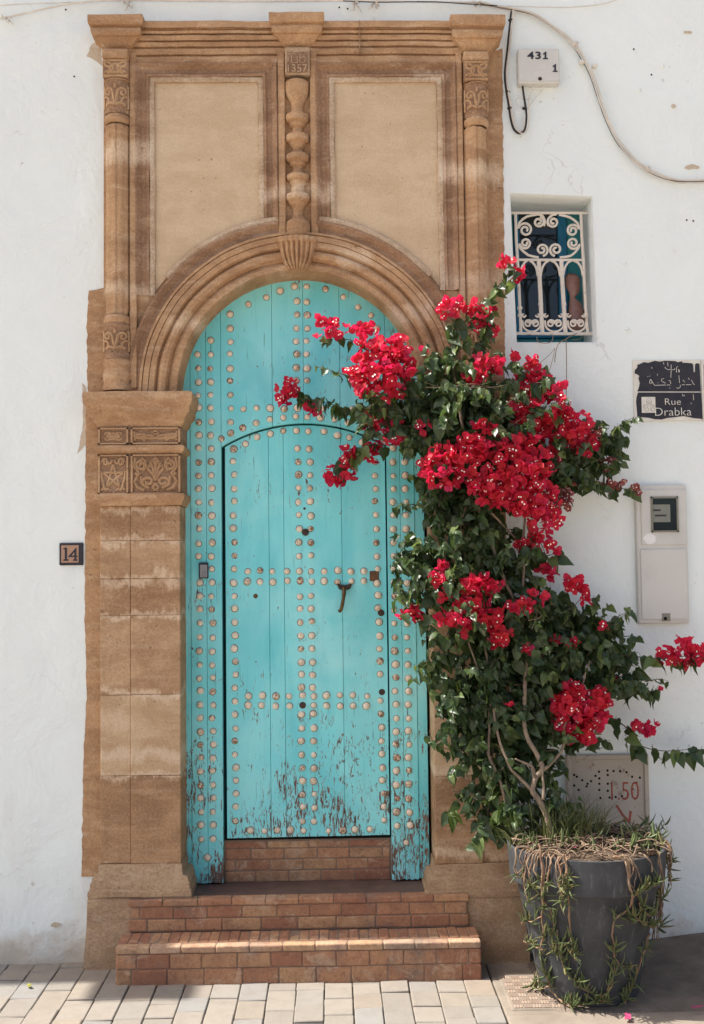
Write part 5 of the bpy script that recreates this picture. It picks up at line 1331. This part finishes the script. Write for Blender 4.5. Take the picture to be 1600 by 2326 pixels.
# ================================================================ trailing succulents in the pot
ice = thing('trailing_succulent', 'trailing succulent with finger leaves hanging over the dark pot', 'succulent', (PX, PY, PZ))
def finger_mesh(fat=1.0, bend=.22, mat='ice'):
    m = MB(); n = 4
    prof_ = [(0, .05*fat), (.25, .085*fat), (.6, .075*fat), (.9, .035*fat), (1.0, .004)]
    for y, r_ in prof_:
        for j in range(n):
            g_ = 2*math.pi*j/n+.4; m.v.append((r_*math.cos(g_), y, r_*math.sin(g_)*.8+bend*y*y))
    for i in range(4):
        for j in range(n): m.f.append((i*n+j, i*n+(j+1) % n, (i+1)*n+(j+1) % n, (i+1)*n+j)); m.m.append(0)
    o = m.build('finger_leaf', MT[mat], None, smooth='all'); me = o.data; bpy.data.objects.remove(o); return me
FGS = [finger_mesh(), finger_mesh(1.4, .5), finger_mesh(.75, -.25), finger_mesh(1.0, .7), finger_mesh(.9, .1, 'ice2')]
FINGERS = []
def on_pot(px, py, gap=.014):
    Y = PY-.3
    for _ in range(12):
        p = P(px, py, Y); r_ = potR(max(.0, p.z)) + gap
        dx = p.x-PX
        Yn = PY-math.sqrt(max(0.0004, r_*r_-dx*dx)) if abs(dx) < r_ else PY-.02
        Y = Y*.4+Yn*.6
    q_ = P(px, py, Y)
    if q_.z < .012: q_ = PG(px, py, .012)
    return q_
C6 = lambda u, v: (960+u/2.494, 1640+v/2.494)
def vine(pts, r0, r1, mat, leaves=(), dens=1.0, name='stem'):
    ctrl = [on_pot(*C6(u, v)) for u, v in pts]
    q_ = cr(ctrl, 6); k_ = len(q_)-1
    MB().tube(q_, [(r0+(r1-r0)*i/k_)*.66*(1+.3*mnoise.noise(Vector((i*.7, r0*900, pts[0][0])))) for i in range(k_+1)], 6).wobble(.006, 30, pts[0][0]).build(name, MT[mat], ice, smooth='all')
    for (t0, t1, n, s) in leaves:
        for i in range(int(n*dens*.85)):
            p = q_[int((t0+(t1-t0)*rg.random())*k_)]
            d = Vector((rg.uniform(-1,1)*.8, rg.uniform(-.8,.1), rg.uniform(-.35,1.3)))
            FINGERS.append((frame_mat(p, d, Vector((rg.uniform(-.4,.4),-.3,1)), s*rg.uniform(.5,1.35)), rg.choice(FGS)))
vine([(665,690),(672,740),(685,870),(682,1000),(676,1120),(690,1200),(665,1300),(700,1420),(730,1520),(810,1600),(860,1618)], .0075, .005, 'icestem', [(.5,.62,20,.055),(.66,.8,26,.055),(.85,1,20,.05)])
vine([(680,1100),(620,1130),(580,1120),(560,1150)], .004, .003, 'icestem', [(.2,1,20,.055)]); vine([(680,1290),(620,1260),(570,1240)], .004, .003, 'icestem', [(.2,1,18,.055)])
vine([(720,1500),(650,1510),(600,1490)], .004, .003, 'icestem', [(.2,1,18,.055)]); vine([(680,1010),(720,1060),(740,1150),(730,1250),(770,1330)], .005, .004, 'icestem', [(.4,1,34,.055)])
vine([(795,745),(815,820),(825,900),(830,1000),(835,1150),(850,1260),(862,1350)], .008, .005, 'icestem', [(.25,.45,30,.05),(.8,1,26,.055)])
vine([(760,1180),(780,1280),(800,1380),(830,1450),(900,1470)], .005, .003, 'icestem', [(.2,1,36,.055)])
vine([(1080,765),(1140,780),(1172,820),(1165,930),(1192,985),(1160,1070),(1095,1110),(1075,1200),(1085,1300),(1087,1420),(1050,1510),(1030,1580)], .0078, .005, 'icestem', [(.5,.6,10,.05),(.7,1,36,.05)])
vine([(1190,990),(1240,960),(1300,930),(1340,920)], .006, .004, 'icestem', [(.1,1,46,.055)]); vine([(1180,1100),(1240,1130),(1290,1160),(1355,1160)], .005, .004, 'icestem', [(.05,1,50,.055)]); vine([(1230,1020),(1260,1080),(1310,1100)], .005, .004, 'icestem', [(.05,1,34,.055)])
vine([(1290,1200),(1250,1310),(1210,1440),(1170,1540),(1140,1595)], .006, .004, 'icestem', [(.1,.3,14,.05),(.5,1,30,.05)]); vine([(1090,1330),(1130,1380),(1200,1390)], .004, .003, 'icestem', [(.4,1,14,.05)])
vine([(810,1590),(900,1600),(1000,1580),(1060,1590)], .005, .004, 'icestem', [(0,1,56,.05)]); vine([(870,1500),(950,1530),(990,1560)], .004, .003, 'icestem', [(0,1,20,.05)])
for k_ in range(5):
    u = 1180+k_*9
    vine([(1120+k_*12,755),(u,775),(1215,830),(1235,900),(1243,935)], .004, .002, 'dry', name='dry_stem') if k_ < 2 else None
for k_ in range(44):                                 # dead mat hanging at the right of the rim
    u0_ = rg.uniform(1290, 1350)
    pts = [(u0_-20, 735+rg.uniform(-15,15))]; u_ = u0_; v_ = 780
    L = rg.uniform(900, 1270)
    while v_ < L: pts.append((u_, v_)); v_ += 90; u_ += rg.uniform(-4, 24) if v_ < 1000 else rg.uniform(-18, 14)
    q_ = []
    for (a_, b_) in pts:
        x_, y_ = C6(a_, b_); q_.append(P(x_, y_, PY-.06+rg.uniform(-.04,.04)) if b_ > 760 else on_pot(x_, y_))
    if len(q_) > 2: MB().tube(cr(q_, 4), rg.uniform(.0012,.0030), 4).wobble(.008, 40, k_).build('dry_stem', MT['dry'], ice, smooth='all')
for k_ in range(40):
    g_ = rg.choice([rg.uniform(3.5, 4.3), rg.uniform(5.0, 6.6)]); q_ = []
    L_ = rg.uniform(.05, .26)
    for t_ in (0, .25, .5, .75, 1):
        rr_ = .27+.062*min(1, t_*3)+rg.uniform(-.006, .012); zz_ = PZ+.012-max(0, t_-.22)*L_
        gg_ = g_+rg.uniform(-.06, .06); q_.append(Vector((PX+rr_*math.cos(gg_), PY+rr_*math.sin(gg_), zz_)))
    MB().tube(cr(q_, 4), rg.uniform(.0015, .0038), 5).wobble(.004, 40, k_).build('dry_stem', MT[rg.choice(['dry', 'icestem'])], ice, smooth='all')
    if rg.random() < .5:
        for _ in range(7):
            FINGERS.append((frame_mat(q_[-1]+rv_()*.008, Vector((rg.uniform(-1,1), rg.uniform(-1,0), rg.uniform(-.4,1))), Vector((0,-.4,1)), rg.uniform(.03,.06)), rg.choice(FGS)))
# tangle of stems and leaves over the soil
for k_ in range(170):
    g_ = rg.uniform(0, 6.28); r_ = rg.uniform(.02, .29)
    p0 = Vector((PX+r_*math.cos(g_), PY+r_*math.sin(g_), PZ+rg.uniform(-.005, .022)))
    d = Vector((rg.uniform(-1,1), rg.uniform(-.8,.8), 0)).normalized()*rg.uniform(.06,.18)
    q_ = [p0, p0+d*.5+Vector((0,0,rg.uniform(.005,.03))), p0+d+Vector((0,0,rg.uniform(-.015,.01)))]
    q_ = [Vector((PX+(v.x-PX)*min(1, .31/max(.001, math.hypot(v.x-PX, v.y-PY))), PY+(v.y-PY)*min(1, .31/max(.001, math.hypot(v.x-PX, v.y-PY))), v.z)) for v in q_]
    MB().tube(cr(q_, 4), rg.uniform(.0012,.0036), 4).build('dry_stem', MT['dry'], ice, smooth='all')
for cx, cy, n in ((1270,1895,30),(1230,1905,16),(1330,1880,16),(1370,1910,12),(1420,1890,22),(1455,1885,40),(1478,1900,32),(1300,1920,12),(1395,1925,10),(1200,1895,20),(1180,1885,14),(1490,1915,18)):
    for _ in range(n):
        p = P(cx+rg.uniform(-26,26), cy+rg.uniform(-7,7), PY+rg.uniform(-.18,.18)); p.z = PZ+rg.uniform(-.01,.03)
        FINGERS.append((frame_mat(p, Vector((rg.uniform(-1,1), rg.uniform(-1,.6), rg.uniform(-.1,.9))), Vector((0,-.4,1)), .050*rg.uniform(.5,1.4)), rg.choice(FGS)))
split(FINGERS, 'finger_leaf', 'finger_leaves', ice)

gs = MB()
for _ in range(420):
    c_ = rg.choice([(1300,1850),(1260,1840),(1320,1868),(1290,1800),(1245,1830),(1168,1865),(1340,1860)])
    px_, py_ = c_[0]+rg.gauss(0,16), 1885
    b0 = P(px_, py_, PY+rg.uniform(-.02,.14)); b0.z = PZ-.01
    L = rg.uniform(.09,.24)*(.6 if c_[0] == 1168 else 1); d = Vector((rg.gauss(.15 if c_[0] != 1168 else -.5,.42), rg.gauss(-.05,.3), 1)).normalized()
    e = b0+d*L+Vector((d.x*.04, d.y*.04, -.02)); mid = b0+d*L*.55; w_ = Vector((.0022, .001, 0))
    gs.add([b0-w_, b0+w_, mid+w_*.8, mid-w_*.8, e], [(0,1,2,3),(3,2,4)])
tag(gs.build('grass_tuft', MT['grass'], None, fix=False, at=(PX, PY+.05, PZ)), 'tuft of fine green grass growing at the back of the pot', 'grass', None)['kind'] = 'stuff'

# ================================================================ fallen petals and leaves
def petal(x, y, z, s, label, mat='petal', rot=0.0, on=None):
    p = PG(x, y, z)+Vector((0, 0, .004)); m = MB()
    for k_ in range(2):
        v, f = bract_verts(k_*1.9+rot, .5, rot+k_); m.add([(p.x+a*s, p.y+b*s, p.z+max(-.002, c*s)) for a, b, c in v], f)
    return tag(m.build('fallen_petal' if mat == 'petal' else 'fallen_leaf', MT[mat], None, smooth='all', fix=False, at=p), label, 'petal' if mat == 'petal' else 'leaf')
petal(1432, 2316, .002, .034, 'bright pink fallen petal in sunlight below the pot', rot=.4)
petal(1580, 2290, .020, .030, 'dark red fallen petal in shade at the right edge', rot=2.4)
petal(1052, 2208, .002, .026, 'crumpled magenta petal on pavers by the step corner', rot=1.0)
petal(1082, 2217, .002, .026, 'curled yellow dead leaf beside the magenta petal on pavers', 'dryleaf', 2.0) if 'dryleaf' in MT else None
petal(1148, 2176, .012, .026, 'dark red petal in the shade between steps and pot', rot=3.1)
petal(70, 2242, .002, .022, 'tiny yellow green leaf on the pale pavers at far left', 'youngfall', 1.2) if 'youngfall' in MT else None
petal(482, 2021, z2-.004, .012, 'tiny dark red petal on the dark threshold slab', rot=.2)
for k_, (x, y, lb) in enumerate(((1207,1925,'pink petal at the left of the soil in the pot'),(1305,1912,'large pale pink petal in the middle of the pot'),(1303,1928,'small magenta petal at the front rim of the pot'),(1345,1915,'dull pink crumpled petal right of centre in the pot'),(1400,1922,'small deep pink petal on straw at the right of the pot'))):
    petal(x, y, PZ-.004, (.022,.034,.024,.032,.020)[k_], lb, rot=k_*1.3)
